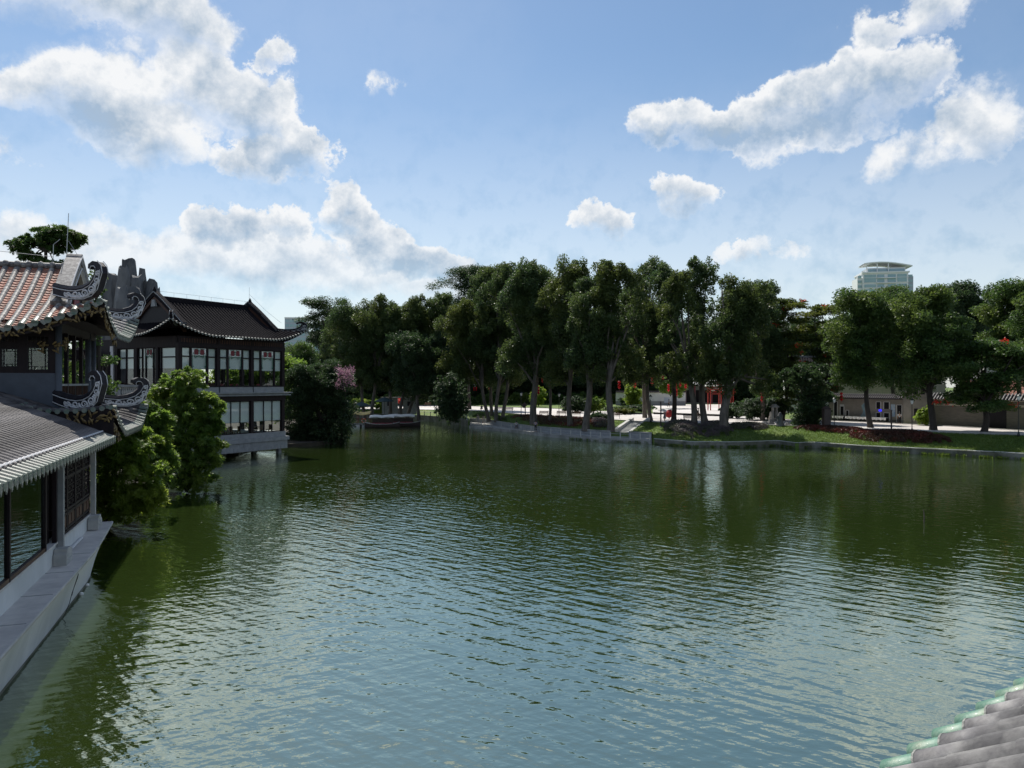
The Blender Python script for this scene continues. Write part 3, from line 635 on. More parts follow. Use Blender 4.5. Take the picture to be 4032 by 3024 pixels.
def horn(parent, P, Q, zb, off, scale=1.0, flip=False, mats=('hornblack', 'white')):
    """swept-up roof horn on the hip from P to Q (plan points), base height zb at P"""
    P, Q = Vector((P[0], P[1], 0)), Vector((Q[0], Q[1], 0)); d = (Q-P); L = d.length; d.normalize(); s_ = Vector((-d.y, d.x, 0))
    k = L/3.15; hk = scale
    top = [(0,.50),(.5,.36),(1.0,.25),(1.5,.20),(1.95,.25),(2.35,.42),(2.62,.70),(2.76,1.02),(2.74,1.26),(2.62,1.40),(2.46,1.40),(2.38,1.28),(2.40,1.17)]
    bot = [(0,0),(.5,-.15),(1.0,-.28),(1.5,-.36),(2.0,-.38),(2.5,-.25),(2.85,.05),(3.06,.45),(3.14,.90),(3.06,1.28),(2.84,1.52),(2.52,1.60),(2.26,1.46),(2.24,1.24)]
    def at(s, h, o): return P+d*(s*k)+s_*o+Vector((0, 0, zb+h*hk))
    m = MB(off); th = .13; n = len(top); bot2 = [bot[int(round(i*(len(bot)-1)/(n-1)))] for i in range(n)]
    for i in range(n-1):
        lo = [at(*bot2[i], -th), at(*bot2[i+1], -th), at(*top[i+1], -th), at(*top[i], -th)]
        hi = [at(*bot2[i], th), at(*bot2[i+1], th), at(*top[i+1], th), at(*top[i], th)]
        m.hexa(lo, hi)
    # rounded cap along the crest
    m.tube([at(a, h+.03, 0) for a, h in top[:-2]], [th*1.25]*(n-4)+[th, th*.8], 6)
    o = m.build('ridge_horn', M[mats[0]], parent)
    e = MB(off)
    for sd in (-1, 1):
        e.tube([at(a, h-.07, sd*(th+.012)) for a, h in top], .022, 4)
        e.tube([at(a, h+.06, sd*(th+.012)) for a, h in bot2[:-3]], .022, 4)
    e.build('edge_line', M[mats[1]], o)
    r = MB(off); rr = random.Random(3)
    def spiral(c, rad, turns, dirn, ph, sd):
        pts = []
        for i in range(int(14*turns)+1):
            a = ph+dirn*2*math.pi*i/14; q = rad*(1-i/(14*turns)*.85); pts.append(at(c[0]+math.cos(a)*q*1.25, c[1]+math.sin(a)*q, sd*(th+.014)))
        r.tube(pts, [.05*(1-.5*i/len(pts)) for i in range(len(pts))], 5)
    for sd in (-1, 1):
        for c, rad, tn, dr, ph in (((1.0,.0),.16,1.3,1,2.5),((1.5,-.06),.20,1.6,-1,.5),((2.05,-.02),.22,1.7,1,3.2),((2.5,.16),.21,1.7,-1,1.2),((2.8,.55),.17,1.4,1,4),((2.92,.95),.12,1.3,-1,4.5)):
            spiral(c, rad, tn, dr, ph, sd)
        r.tube([at(.85, .06, sd*(th+.014)), at(1.25, -.16, sd*(th+.014)), at(1.8, -.24, sd*(th+.014)), at(2.3, -.16, sd*(th+.014)), at(2.72, .2, sd*(th+.014)), at(2.95, .7, sd*(th+.014)), at(3.0, 1.1, sd*(th+.014))], [.03, .05, .05, .05, .05, .045, .02], 5)
        for i in range(9):
            s = .9+.2*i; h = np.interp(s, [b[0] for b in bot[:9]], [b[1] for b in bot[:9]])+.13+.1*rr.random()
            r.tube([at(s, h, sd*(th+.012)), at(s+.1, h+.08, sd*(th+.014)), at(s+.16, h+.03, sd*(th+.012))], [.02, .045, .02], 4)
    r.build('scroll_relief', M[mats[1]], o)
    return o

def hipgable(parent, T, off, hx, hy, gx, ze, zr, lift, L, sp, rad, tile, pan, capmat, sides=('f', 'r'), endm='drip', curve=.25, glaze=.5, pan_named=True, backm=None):
    """hip-and-gable roof; T maps (x,y) of a roof frame (ridge along x) to the parent's frame. 'f' is -y, 'b' +y, 'r' +x, 'l' -x"""
    def zz(x, y):
        dx, dy = hx-abs(x), hy-abs(y); d = dy if abs(x) <= gx+1e-6 else min(dx, dy); s = max(0, d/hy)
        c = max(0, 1-math.hypot(dx, dy)/L); return ze+(zr-ze)*((1-curve)*s+curve*s*s)+lift*c**1.6
    def P(x, y, dz=0): q = T(x, y); return Vector((q[0], q[1], zz(x, y)+dz))
    roof = MB(off)
    n = 24
    for sg in (-1, 1):                               # long slopes
        rows = []
        for i in range(n+1):
            x = -hx+2*hx*i/n; dm = hy if abs(x) <= gx else min(hy, hx-abs(x)); rows.append([P(x, sg*(hy-dm*j/8), -.05) for j in range(9)])
        roof.grid(rows)
        rows = []
        for i in range(17):
            y = -hy+2*hy*i/16; dm = min(hx-gx, hy-abs(y)); rows.append([(lambda xx, yy: Vector((*T(xx, yy)[:2], ze+(zr-ze)*((1-curve)*(dm*j/5/hy)+curve*(dm*j/5/hy)**2)+lift*max(0, 1-math.hypot(hx-abs(xx), hy-abs(yy))/L)**1.6-.05)))(sg*(hx-dm*j/5), y) for j in range(6)])
        roof.grid(rows)
    ro = roof.build('roof', tile if backm is None else backm, parent)
    fv = lambda a, b: (Vector((*T(*b)[:2], 0))-Vector((*T(*a)[:2], 0))).normalized()
    ax, ay = fv((0, 0), (1, 0)), fv((0, 0), (0, 1))
    for s in sides:
        if s in 'fb':
            sg = -1 if s == 'f' else 1; nn = int(2*(hx-.15)/sp)
            for i in range(nn+1):
                x = -nn*sp/2+i*sp; dm = hy if abs(x) <= gx-.1 else min(hy, hx-abs(x))
                path = [P(x, sg*(hy-dm*j/8)) for j in range(9)]
                yield_row(ro, off, path, ax, rad, tile, capmat, glaze, endm, ay*sg)
                if pan is not None and i < nn:
                    x2 = x+sp/2; dm = hy if abs(x2) <= gx-.1 else min(hy, hx-abs(x2))
                    if dm > .3:
                        m = MB(off); pans(m, [P(x2, sg*(hy-dm*j/8), .0) for j in range(9)], sp/2-rad*.6, ax); m.build('pan_tile_row', pan, ro)
        else:
            sg = 1 if s == 'r' else -1; nn = int(2*(hy-.15)/sp)
            for i in range(nn+1):
                y = -nn*sp/2+i*sp; dm = min(hx-gx, hy-abs(y))
                path = [(lambda xx: Vector((*T(xx, y)[:2], ze+(zr-ze)*((1-curve)*((hx-abs(xx))/hy)+curve*((hx-abs(xx))/hy)**2)+lift*max(0, 1-math.hypot(hx-abs(xx), hy-abs(y))/L)**1.6)))(sg*(hx-dm*j/5)) for j in range(6)]
                if dm > .12: yield_row(ro, off, path, ay, rad, tile, capmat, glaze, endm, ax*sg)
    return ro, zz, P
def yield_row(ro, off, path, side, rad, tile, capmat, glaze, endm, out):
    m = MB(off); barrel(m, path, rad, side); row = m.build('barrel_tile_row', tile, ro)
    if capmat is not None:
        p0, p1 = path[0], path[1]; t = (p1-p0).normalized(); L0 = min(glaze, (path[-1]-path[0]).length*.6)
        m = MB(off); barrel(m, [p0-t*.06, p0+t*L0], rad*1.12, side, step=9, flare=.02)
        sv = Vector(side).normalized(); c = p0-t*.06; n_ = 8
        m.add([c+sv*(rad*1.12*math.cos(2*math.pi*k/n_))+Vector((0, 0, rad*1.12*math.sin(2*math.pi*k/n_))) for k in range(n_)], [tuple(range(n_))])
        m.build('glazed_end', capmat, row) if False else m.build('glazed_end', capmat, ro)

# ------------------------------------------------------------------ stone boat pavilion
BO = Vector((-9.5, 30, 0)); BAZ = R(19.2)
def bw(x, y, z=0): return Vector((x*math.cos(BAZ)-y*math.sin(BAZ), x*math.sin(BAZ)+y*math.cos(BAZ), z))
boat = empty('stone_boat', bw(BO.x, BO.y), BAZ, label='stone boat pavilion with white hull, tiled roofs and black upswept roof horns', cat='pavilion')
def mk(): return MB(BO)
# hull: flared white side with a curved bow
rows = []
ys = list(np.linspace(14, 33, 12))+[34.5, 35.6, 36.4, 37, 37.6, 38.0, 38.3, 38.4]
for y in ys:
    e = max(0, (y-33)/5.4); xo = -5.40-.18*e; zt = 1.60+.2*e**1.5; yb = y-1.6*e**2.2
    r = []
    for s in np.linspace(0, 1, 7): r.append((-5.95+(xo+5.95)*s**1.8-.7*e**3*(1-s), yb+(y-yb)*s, -.6+(zt+.6)*s))
    rows.append(r)
m = mk(); m.grid(rows); 
m.grid([[rows[-1][i], (-9.5, rows[-1][i][1]+.05, rows[-1][i][2]), (-13.6, rows[-1][i][1], rows[-1][i][2])] for i in range(7)])
m.build('hull', M['hull'], boat, smooth=True)
def hull_at(r, z):
    for a, b in zip(r[:-1], r[1:]):
        if a[2] <= z <= b[2]: f = (z-a[2])/(b[2]-a[2]); return Vector(a).lerp(Vector(b), f)
    return Vector(r[0])
m = mk(); m.grid([[hull_at(r, z)+Vector((.006, .006, 0)) for z in (-.1, .02, .10+.03*math.sin(r[0][1]*3.1))] for r in rows]); m.build('waterline_stain', M['mossrim'], boat)
m = mk()
for y in (17.5, 20.5, 23.5, 26.5, 29.5, 32.5): m.box(-6.31, -5.45, y-.008, y+.008, 1.60, 1.625)
m.build('ledge_joint', M['granite'], boat)
m = mk(); m.grid([[(r[-1][0]+.03, r[-1][1], r[-1][2]-.10), (r[-1][0]+.05, r[-1][1], r[-1][2]-.02), (r[-1][0]+.02, r[-1][1], r[-1][2]+.02)] for r in rows]); m.build('gunwale_edge', M['stone'], boat)
m = mk(); m.grid([[(r[-1][0]+.03, r[-1][1], r[-1][2]+.015), (-6.6, r[-1][1], r[-1][2]+.01)] for r in rows]); m.grid([[(-6.2, y, 1.62+.19*max(0, (y-33)/5.4)**1.5), (-13.2, y, 1.6+.2*max(0, (y-33)/5.4)**1.5)] for y in (36.9, 37.6, 38.1, 38.42)])
m.build('deck_ledge', M['ledge'], boat)
m = mk(); m.hexa([(-6.30, 14, 1.4), (-6.30, 37.5, 1.4), (-6.62, 37.5, 1.4), (-6.62, 14, 1.4)], [(-6.30, 14, 2.30), (-6.30, 37.5, 2.24), (-6.62, 37.5, 2.24), (-6.62, 14, 2.30)]); m.build('sill_wall', M['hull'], boat)
m = mk(); m.box(-6.64, -6.24, 14, 37.6, 2.30, 2.37); m.build('sill_coping', M['ledge'], boat)
m = mk(); m.tube([(-6.22, 33.2, 1.69), (-6.22, 35.2, 1.72)], .06, 8); m.build('drain_pipe', M['white'], boat)
m = mk(); m.tube([(-5.33, 29.6, 1.5), (-5.36, 29.62, 1.35), (-5.5, 29.5, .9), (-5.62, 29.7, .5), (-5.8, 29.6, 0)], .013, 4); m.tube([(-5.34, 29.66, 1.5), (-5.44, 29.5, 1.1), (-5.55, 29.75, .75)], .01, 4); m.build('hanging_cable', M['black'], boat)
# posts with carved drum stones
for y in (31.2, 37.4):
    m = mk(); m.box(-6.27, -6.07, y-.1, y+.1, 1.6, 5.35); m.build('post', M['granite'] if y < 33 else M['stone'], boat, bevel=.015)
    m = mk(); z0 = 1.6 if y < 33 else 1.75
    prof = [(-.42, 0), (.62, 0), (.62, .12), (.55, .16), (.55, .24), (.38, .42), (.22, .5), (.2, .58), (-.26, .58), (-.3, .46), (-.42, .40)]
    yy = y-.25; m.hexa([(-6.28, yy+a, z0+b) for a, b in prof], [(-5.86, yy+a, z0+b) for a, b in prof])
    for a in (.18, .34): m.box(-6.29, -5.83, yy-.3, yy+.5-a, z0+a, z0+a+.03)
    m.build('drum_stone', M['stone'], boat, bevel=.02)
# glazed front bays
m = mk(); m.box(-6.32, -6.31, 14, 29.3, 2.42, 5.2); m.build('glass_pane', M['glass_d'], boat)
for y in (17.6, 21.2, 25.2, 29.38, 30.9):
    m = mk(); m.box(-6.38, -6.24, y-.06, y+.06, 2.37, 5.3); m.build('window_post', M['darkwood'], boat)
for z in (2.44, 5.22):
    m = mk(); m.box(-6.37, -6.25, 14, 29.32, z-.06, z+.06); m.build('window_rail', M['brownwood'], boat)
m = mk(); m.box(-6.9, -6.5, 29.5, 31.0, 2.3, 5.2); m.build('folded_screen', M['darkwood'], boat)
# lattice screens between the posts
nl = 4; y0, y1 = 31.35, 37.25; lw = (y1-y0)/nl
for i in range(nl):
    a, b = y0+i*lw+.02, y0+(i+1)*lw-.02; fr = mk()
    for yy in (a, b-.09): fr.box(-6.36, -6.27, yy, yy+.09, 2.38, 5.28)
    for z in (2.38, 2.52, 3.06, 3.20, 4.42, 5.18): fr.box(-6.355, -6.275, a+.09, b-.09, z, z+.09)
    fo = fr.build('lattice_screen', M['darkwood'], boat)
    pm_ = mk(); pm_.box(-6.33, -6.30, a+.09, b-.09, 2.61, 3.06)
    pm_.box(-6.30, -6.275, a+.2, (a+b)/2-.06, 2.66, 3.0); pm_.box(-6.30, -6.275, (a+b)/2+.06, b-.2, 2.66, 3.0); pm_.build('base_panel', M['brownwood'], fo)
    lt = mk(); ncx, ncz = 4, 7; cw, ch = (b-a-.18)/ncx, (5.18-3.29)/ncz
    for ix in range(ncx+1): lt.box(-6.33, -6.30, a+.09+ix*cw-.018, a+.09+ix*cw+.018, 3.29, 5.18)
    for iz in range(1, ncz): lt.box(-6.327, -6.303, a+.09, b-.09, 3.29+iz*ch-.016, 3.29+iz*ch+.016)
    for ix in range(ncx):
        for iz in range(ncz):
            cy, cz = a+.09+(ix+.5)*cw, 3.29+(iz+.5)*ch
            if (ix+iz) % 2 == 0:
                for sx, sz in ((1, 1), (1, -1), (-1, 1), (-1, -1)): lt.beam((-6.315, cy+sx*cw*.48, cz), (-6.315, cy, cz+sz*ch*.48), .025, .03, (1, 0, 0))
            else: lt.box(-6.325, -6.305, cy-cw*.2, cy+cw*.2, cz-ch*.2, cz+ch*.2)
    lt.build('lattice', M['darkwood'], fo)
# cabin interior and far side
m = mk(); m.box(-12.8, -6.7, 14, 37.5, 1.3, 1.75); m.build('cabin_floor', M['brownwood'], boat)
m = mk(); m.box(-12.75, -12.6, 14, 37.5, 1.75, 5.4); m.box(-12.6, -6.5, 37.35, 37.5, 1.75, 5.4); m.build('cabin_wall', M['darkwood'], boat)
m = mk(); m.box(-6.42, -6.1, 14, 37.6, 5.28, 5.5); m.build('eave_beam', M['darkwood'], boat)
# lower roof
def zl(x): d = max(0, -5.4-x); return 5.60+.43*d-.012*d*d
EX = -5.4
def slift(x, y):
    if y < 37.55: return 0
    near = math.hypot(-5.4-x, y-37.6); far = math.hypot(-5.2-x, 49.6-y)
    return 1.3*max(0, 1-near/3.2)**1.5 + 1.15*max(0, 1-far/3.4)**1.5
m = mk(); m.grid([[(x, y, zl(x)-.06) for x in (EX, -6.4, -7.4, -8.6, -9.8, -10.9)] for y in (13, 25, 37.6, 40.1)]); m.grid([[(x, y, zl(-21.8-x)-.06) for x in (-10.9, -12, -14, -16.4)] for y in (13, 40.1)])
lr = m.build('lower_roof', M['tile_d'], boat)
rm = MB((0, 0, 0)); barrel(rm, [(x, 0, zl(x)) for x in np.linspace(EX-.35, -10.9, 9)], .145, (0, 1, 0)); rme = rm.mesh('barrel_tile_row')
ge = MB((0, 0, 0)); barrel(ge, [(EX+.1, 0, zl(EX)-.02), (EX-.42, 0, zl(EX-.42))], .128, (0, 1, 0), step=9, flare=.02)
ge.add([(EX+.1, .128*math.cos(k*math.pi/4), zl(EX)-.02+.128*math.sin(k*math.pi/4)) for k in range(8)], [tuple(range(8))]); gme = ge.mesh('glazed_end')
dm_ = MB((0, 0, 0)); drip(dm_, (EX+.09, 0, zl(EX)+.05), (0, 1, 0), (1, 0, 0), .27, .30); dme = dm_.mesh('drip_tile')
pm_ = MB((0, 0, 0)); pans(pm_, [(x, 0, zl(x)-.02) for x in np.linspace(EX, -10.9, 6)], .13, (0, 1, 0)); pme2 = pm_.mesh('pan_tile_row')
SP = .45
for i in range(54):
    y = 13.3+i*SP
    if y < 37.5:
        link('barrel_tile_row', rme, M['tile'], lr, (-BO.x, y-BO.y, 0)); link('glazed_end', gme, M['glaze_d'], lr, (-BO.x, y-BO.y, 0))
        link('drip_tile', dme, M['drip'], lr, (-BO.x, y+SP/2-BO.y, 0)); link('pan_tile_row', pme2, M['tile_d'], lr, (-BO.x, y+SP/2-BO.y, 0))  # pans darker than the cover rows: trough shade put into the colour
m = mk(); m.tube([(EX-.40, y, zl(EX-.4)+.13+.02*math.sin(y*14)) for y in np.arange(13, 37.4, .15)], .045, 5); m.build('mortar_line', M['white'], lr)
# skirt roof round the tower
def zs(x, y): return zl(x)+slift(x, y)+.06
m = mk(); m.grid([[(x, y, zs(x, y)-.06) for x in np.linspace(EX, -8.0, 8)] for y in np.linspace(37.6, 49.6, 40)]); m.grid([[(x, y, zs(x, y)-.06) for x in np.linspace(-8, -12, 5)] for y in (37.6, 38.6, 40)])
sk = m.build('skirt_roof', M['tile_d'], boat)
i = 0
y = 37.7
while y < 49.6:
    m = mk(); barrel(m, [(x, y, zs(x, y)) for x in np.linspace(EX-.3, -8.0 if y > 40 else -10.4, 9)], .14, (0, 1, 0)); m.build('barrel_tile_row', M['tile'], sk)
    m = mk(); barrel(m, [(EX+.1, y, zs(EX, y)-.02), (EX-.42, y, zs(EX-.42, y))], .13, (0, 1, 0), step=9, flare=.02)
    c = Vector((EX+.1, y, zs(EX, y)-.02)); m.add([c+Vector((0, .13*math.cos(k*math.pi/4), .13*math.sin(k*math.pi/4))) for k in range(8)], [tuple(range(8))]); m.build('glazed_end', M['glaze_d'], sk)
    m = mk(); drip(m, (EX+.09, y+SP/2, zs(EX, y+SP/2)+.05), (0, 1, 0), (1, 0, 0), .27, .30); m.build('drip_tile', M['drip'], sk)
    y += SP
# near edge of the skirt: tile ends over a dark carved fascia
xs_ = np.linspace(EX, -11, 26)
m = mk(); m.grid([[(x, 37.62, zl(x)-.1), (x, 37.58, zs(x, 37.6)-.02)] for x in xs_]); m.build('skirt_fascia', M['darkwood'], sk)
for i, x in enumerate(np.arange(EX-.1, -9.2, -.34)):
    z = zs(x, 37.6)
    m = mk(); barrel(m, [(x, 37.45, z), (x, 38.3, zs(x, 38.3)+.05)], .11, (1, 0, 0), step=9, flare=.02); m.add([(x+.11*math.cos(k*math.pi/4), 37.45, z+.11*math.sin(k*math.pi/4)) for k in range(8)], [tuple(range(8))]); m.build('glazed_end', M['glaze_d'], sk)
def carving(name, pts, hgt, dep, parent, density=5, mat_='gold'):
    "gilded pierced carving: leaf-like lumps strung along a line"
    m = mk(); rr = random.Random(len(pts)*7+int(hgt*100)); pts = resample(pts, 1/density)
    for p in pts:
        for _ in range(2):
            c = p+Vector((rr.uniform(-.06, .06), rr.uniform(-.06, .06), -rr.random()*hgt)); a = rr.uniform(0, 6.28); L_ = rr.uniform(.08, .2)
            d = Vector((math.cos(a)*dep[0], math.cos(a)*dep[1], math.sin(a))).normalized()
            m.tube([c-d*L_, c-d*L_*.2+Vector((0, 0, .03)), c+d*L_*.6, c+d*L_], [.015, .05, .045, .01], 5)
    return m.build(name, M[mat_], parent, smooth=True)
carving('carved_fascia', [(x, 37.5, zs(x, 37.6)-.12) for x in xs_[:9]], .42, (1, 0), sk, 7)
carving('carved_fascia', [(EX-.1, y, zs(EX, y)-.3) for y in (37.6, 38.3, 39, 40)], .3, (0, 1), sk, 6)

# two-storey tower over the skirt
tw = mk()
XR, XL, YN, YF = -8.0, -16.0, 40.0, 47.0
def wallseg(m, x0, x1, z0, z1, y=YN, t=.14): m.box(x0, x1, y, y+t, z0, z1)
m = mk(); wallseg(m, XL, XR-.12, 6.6, 8.45); m.build('panel_wall', M['bluewall'], boat)
m = mk()
WINS = [(-10.28, -9.62, 8.72, 9.55), (-9.24, -8.40, 8.58, 9.62), (-11.5, -10.7, 8.58, 9.62), (-12.8, -11.9, 8.58, 9.62)]
xs2 = sorted([XL]+[q for w_ in WINS for q in w_[:2]]+[XR-.12])
for a, b in zip(xs2[0::2], xs2[1::2]): m.box(a, b, YN+.01, YN+.12, 8.45, 10.9)
for a, b, c, d in WINS: m.box(a, b, YN+.012, YN+.118, 8.45, c); m.box(a, b, YN+.012, YN+.118, d, 9.86); m.box(a, b, YN+.012, YN+.118, 10.12, 10.9)
m.build('upper_wall', M['darkwood'], boat)
for a, b, c, d in WINS:
    m = mk(); t = .035
    for x in (a, b-t): m.box(x, x+t, YN-.01, YN+.05, c, d)
    for z in (c, d-t): m.box(a+t, b-t, YN-.01, YN+.05, z, z+t)
    bx_, bz_ = (b-a)*.17, (d-c)*.15
    for x in (a+bx_, b-bx_): m.box(x-.014, x+.014, YN, YN+.03, c+t, d-t)
    for z in (c+bz_, d-bz_): m.box(a+t, b-t, YN+.002, YN+.028, z-.014, z+.014)
    for f in (.33, .66):
        m.box(a+t, a+bx_, YN+.004, YN+.026, c+(d-c)*f-.01, c+(d-c)*f+.01); m.box(b-bx_, b-t, YN+.004, YN+.026, c+(d-c)*f-.01, c+(d-c)*f+.01)
        m.box(a+(b-a)*f-.01, a+(b-a)*f+.01, YN+.004, YN+.026, c+t, c+bz_); m.box(a+(b-a)*f-.01, a+(b-a)*f+.01, YN+.004, YN+.026, d-bz_, d-t)
    o = m.build('window_lattice', M['black'], boat)
    m = mk(); m.box(a, b, YN+.06, YN+.066, c, d); m.build('pane', M['glass'], o)
    m = mk()
    for x in np.linspace(a, b, 6): m.box(x-.012, x+.012, YN, YN+.03, 9.86, 10.12)
    m.box(a, b, YN+.002, YN+.028, 9.98, 10.0); m.build('transom_lattice', M['black'], boat)
for (x, y, r) in ((XR, YN, .14), (XR, YF, .14), (XR, 48.6, .13), (-12, YF, .14)):
    m = mk(); m.lathe((x, y, 6.6), [(r*1.25, 0), (r*1.25, .15), (r, .25), (r, 4.2)], 12); m.build('column', M['bluewall'], boat, smooth=True)
for y in np.linspace(YN, YF, 5)[1:-1]:
    m = mk(); m.box(XR-.11, XR+.05, y-.11, y+.11, 7.2, 10.7); m.build('slender_post', M['darkwood'], boat)
m = mk(); m.box(XR-.05, XR+.05, YN+.15, YF-.15, 7.86, 7.96); m.box(XR-.04, XR+.04, YN+.15, YF-.15, 7.3, 7.38); rl = m.build('gallery_rail', M['granite'], boat)
for y in np.linspace(YN+.3, YF-.3, 20):
    m = mk(); m.box(XR-.03, XR+.03, y-.035, y+.035, 7.38, 7.86); m.build('baluster', M['brownwood'], rl)
m = mk(); m.box(XL, XR+.3, YN+.2, 48.4, 6.9, 7.15); m.build('upper_floor', M['brownwood'], boat)
m = mk(); m.box(XL, XR+.1, YN-.02, YN+.2, 10.35, 10.75); m.box(XR-.1, XR+.1, YN, 48.6, 10.35, 10.75); m.box(XL, XR, 48.5, 48.6, 10.35, 10.75); m.build('eave_beam', M['darkwood'], boat)
m = mk(); m.grid([[(x, y, 10.72) for x in (-17, -6.6)] for y in (38.6, 49.6)]); m.build('ceiling', M['darkwood'], boat)
m = mk(); m.box(-14, -8.4, 39.0, 48.4, .3, 6.3); m.build('lower_tower_wall', M['darkwood'], boat)
for y in (YN-.16,):
    for x in (-8.02, -8.62):
        carving('gilded_bracket', [(x-.12, y, 9.9), (x+.12, y, 9.9)], .55, (1, 0), boat, 12)
carving('gilded_bracket', [(XR+.15, 40.3, 10.1), (XR+.15, 40.9, 10.1)], .5, (0, 1), boat, 12)
# upper roof (ridge across the boat)
UC_ = (-12.0, 43.75)
RT = lambda x, y: (UC_[0]+x, UC_[1]+y)
roof_u, zzu, Pu = hipgable(boat, RT, BO, 6.15, 5.75, 3.95, 10.32, 13.75, 1.35, 4.2, .5, .13, M['tile_w'], M['orange'], M['glaze_d'], sides=('f', 'r'), backm=M['darkwood'])
m = mk(); m.tube([(-16, 43.75, 13.82), (-8.3, 43.75, 13.82)], .16, 8); m.box(-16, -8.3, 43.65, 43.85, 13.7, 13.78); m.build('ridge', M['tile_w'], roof_u)
for x in np.arange(-15.5, -8.3, .5):
    m = mk(); m.lathe((x, 43.62, 13.82), [(.16, -.1), (.17, .05), (.1, .16), (0.01, .2)], 8); m.build('ridge_knob', M['tile_w'], roof_u, smooth=True)
# eave carvings and drip edge on the near side
carving('carved_fascia', [Pu(x, -5.68, -.18) for x in np.linspace(-4, 6.1, 24)], .3, (1, 0), roof_u, 5)
carving('carved_fascia', [Pu(6.05, y, -.2) for y in np.linspace(-5.7, -2, 10)], .3, (0, 1), roof_u, 5)
m = mk()
for i in range(20):
    a, b = -4+i*.5075, -4+(i+1)*.5075; m.hexa([Pu(a, -5.6, -.45), Pu(b, -5.6, -.45), Pu(b, -5.5, -.45), Pu(a, -5.5, -.45)], [Pu(a, -5.6, -.12), Pu(b, -5.6, -.12), Pu(b, -5.5, -.12), Pu(a, -5.5, -.12)])
m.build('eave_board', M['darkwood'], roof_u)
for x in np.arange(-3.9, 6.1, .5):
    m = mk(); drip(m, Pu(x+.25, -5.80, .02), (1, 0, 0), (0, -1, 0), .3, .22); m.build('drip_tile', M['drip'], roof_u)
for y in np.arange(-5.5, 5.6, .5):
    m = mk(); drip(m, Pu(6.2, y+.25, .02) if abs(y+.25) < 5.7 else Pu(6.1, y, .02), (0, 1, 0), (1, 0, 0), .3, .22); m.build('drip_tile', M['drip'], roof_u)
# gable: thick rounded bargeboard, inner cream frame, red panel
GX = -8.02
def gab(m, halfw, zb, zt, x0, x1, wd, round_=.0):
    for sg in (-1, 1):
        pts = []
        for i in range(9):
            s = i/8; yy = sg*halfw*(1-s); zz_ = zb+(zt-zb)*(1-(1-s)**1.15); pts.append((yy, zz_))
        for (ya, za), (yb, zb_) in zip(pts[:-1], pts[1:]):
            t = Vector((yb-ya, zb_-za)).normalized(); nn = Vector((-t.y, t.x))*sg*-1
            if nn.y > 0: nn = -nn
            q = [(ya, za), (yb, zb_), (yb+nn.x*wd, zb_+nn.y*wd), (ya+nn.x*wd, za+nn.y*wd)]
            m.hexa([(x0, 43.75+a, b) for a, b in q], [(x1, 43.75+a, b) for a, b in q])
m = mk(); gab(m, 3.7, 11.75, 14.42, GX-.35, GX+.30, .36); gbo = m.build('gable_board', M['gable'], boat)
m = mk()
for sg in (-1, 1): m.tube([(GX+.31, 43.75+sg*3.7*(1-i/8), 11.75+2.67*(1-(1-i/8)**1.15)-.06) for i in range(9)], .045, 5); m.tube([(GX+.31, 43.75+sg*3.3*(1-i/8), 11.45+2.42*(1-(1-i/8)**1.15)-.1) for i in range(9)], .03, 5)
m.build('edge_line', M['white'], gbo)
m = mk(); gab(m, 3.25, 11.45, 13.98, GX-.1, GX+.24, .40); m.build('gable_frame', M['cream'], boat)
m = mk(); m.add([(GX+.02, 40.7, 11.1), (GX+.02, 46.8, 11.1), (GX+.02, 43.75, 13.7)], [(0, 1, 2)]); gp = m.build('gable_panel', M['darkwood'], boat)
m = mk(); m.hexa([(GX+.03, 43.0, 11.3), (GX+.03, 44.5, 11.3), (GX+.03, 44.3, 12.4), (GX+.03, 43.75, 12.9), (GX+.03, 43.2, 12.4)], [(GX+.08, 43.0, 11.3), (GX+.08, 44.5, 11.3), (GX+.08, 44.3, 12.4), (GX+.08, 43.75, 12.9), (GX+.08, 43.2, 12.4)]); m.build('red_panel', M['redpanel'], gp)
m = mk(); m.tube([(GX+.32, 43.75, 14.22), (GX-.36, 43.75, 14.22)], .27, 12); m.build('gable_crest', M['gable'], gbo)
horn(boat, (-8.2, 40.35), (-5.75, 37.75), 12.02, BO, .86); horn(boat, (-8.2, 47.6), (-5.6, 50.2), 11.9, BO, .86)
horn(boat, (-8.15, 40.1), (-5.75, 37.65), 7.08, BO, .92); horn(boat, (-8.1, 47.2), (-5.3, 49.8), 6.95, BO, .86)
# lightning rod and wires on the ridge
m = mk(); m.tube([(-8.5, 44.2, 14.2), (-8.4, 44.2, 16.6)], .018, 5); m.tube([(-8.4, 44.2, 15.2), (-7.8, 44.0, 14.2), (-7.75, 42.2, 12.9)], .012, 4); m.tube([(-9.0, 43.75, 13.9), (-8.98, 43.75, 14.9), (-8.7, 43.8, 15.2)], .015, 4)
m.tube([(-16, 43.75, 14.75), (-9, 43.75, 14.3)], .012, 4); m.tube([(-11.6, 43.75, 13.9), (-11.6, 43.75, 14.5)], .012, 4); m.build('lightning_rod', M['metal'], roof_u)

# floats drifting beside the hull
for p, lab in ((G(320, 2342), 'small white float ball at the hull, nearer one'), (G(343, 2307), 'small white float ball at the hull, farther one')):
    m = MB(p); m.lathe(p, [(.015, -.06), (.07, -.04), (.09, .02), (.07, .08), (.015, .1)], 10); m.build('float_ball', M['lampglass'], smooth=True, loc=p, label=lab, cat='float', group='floats beside the hull')

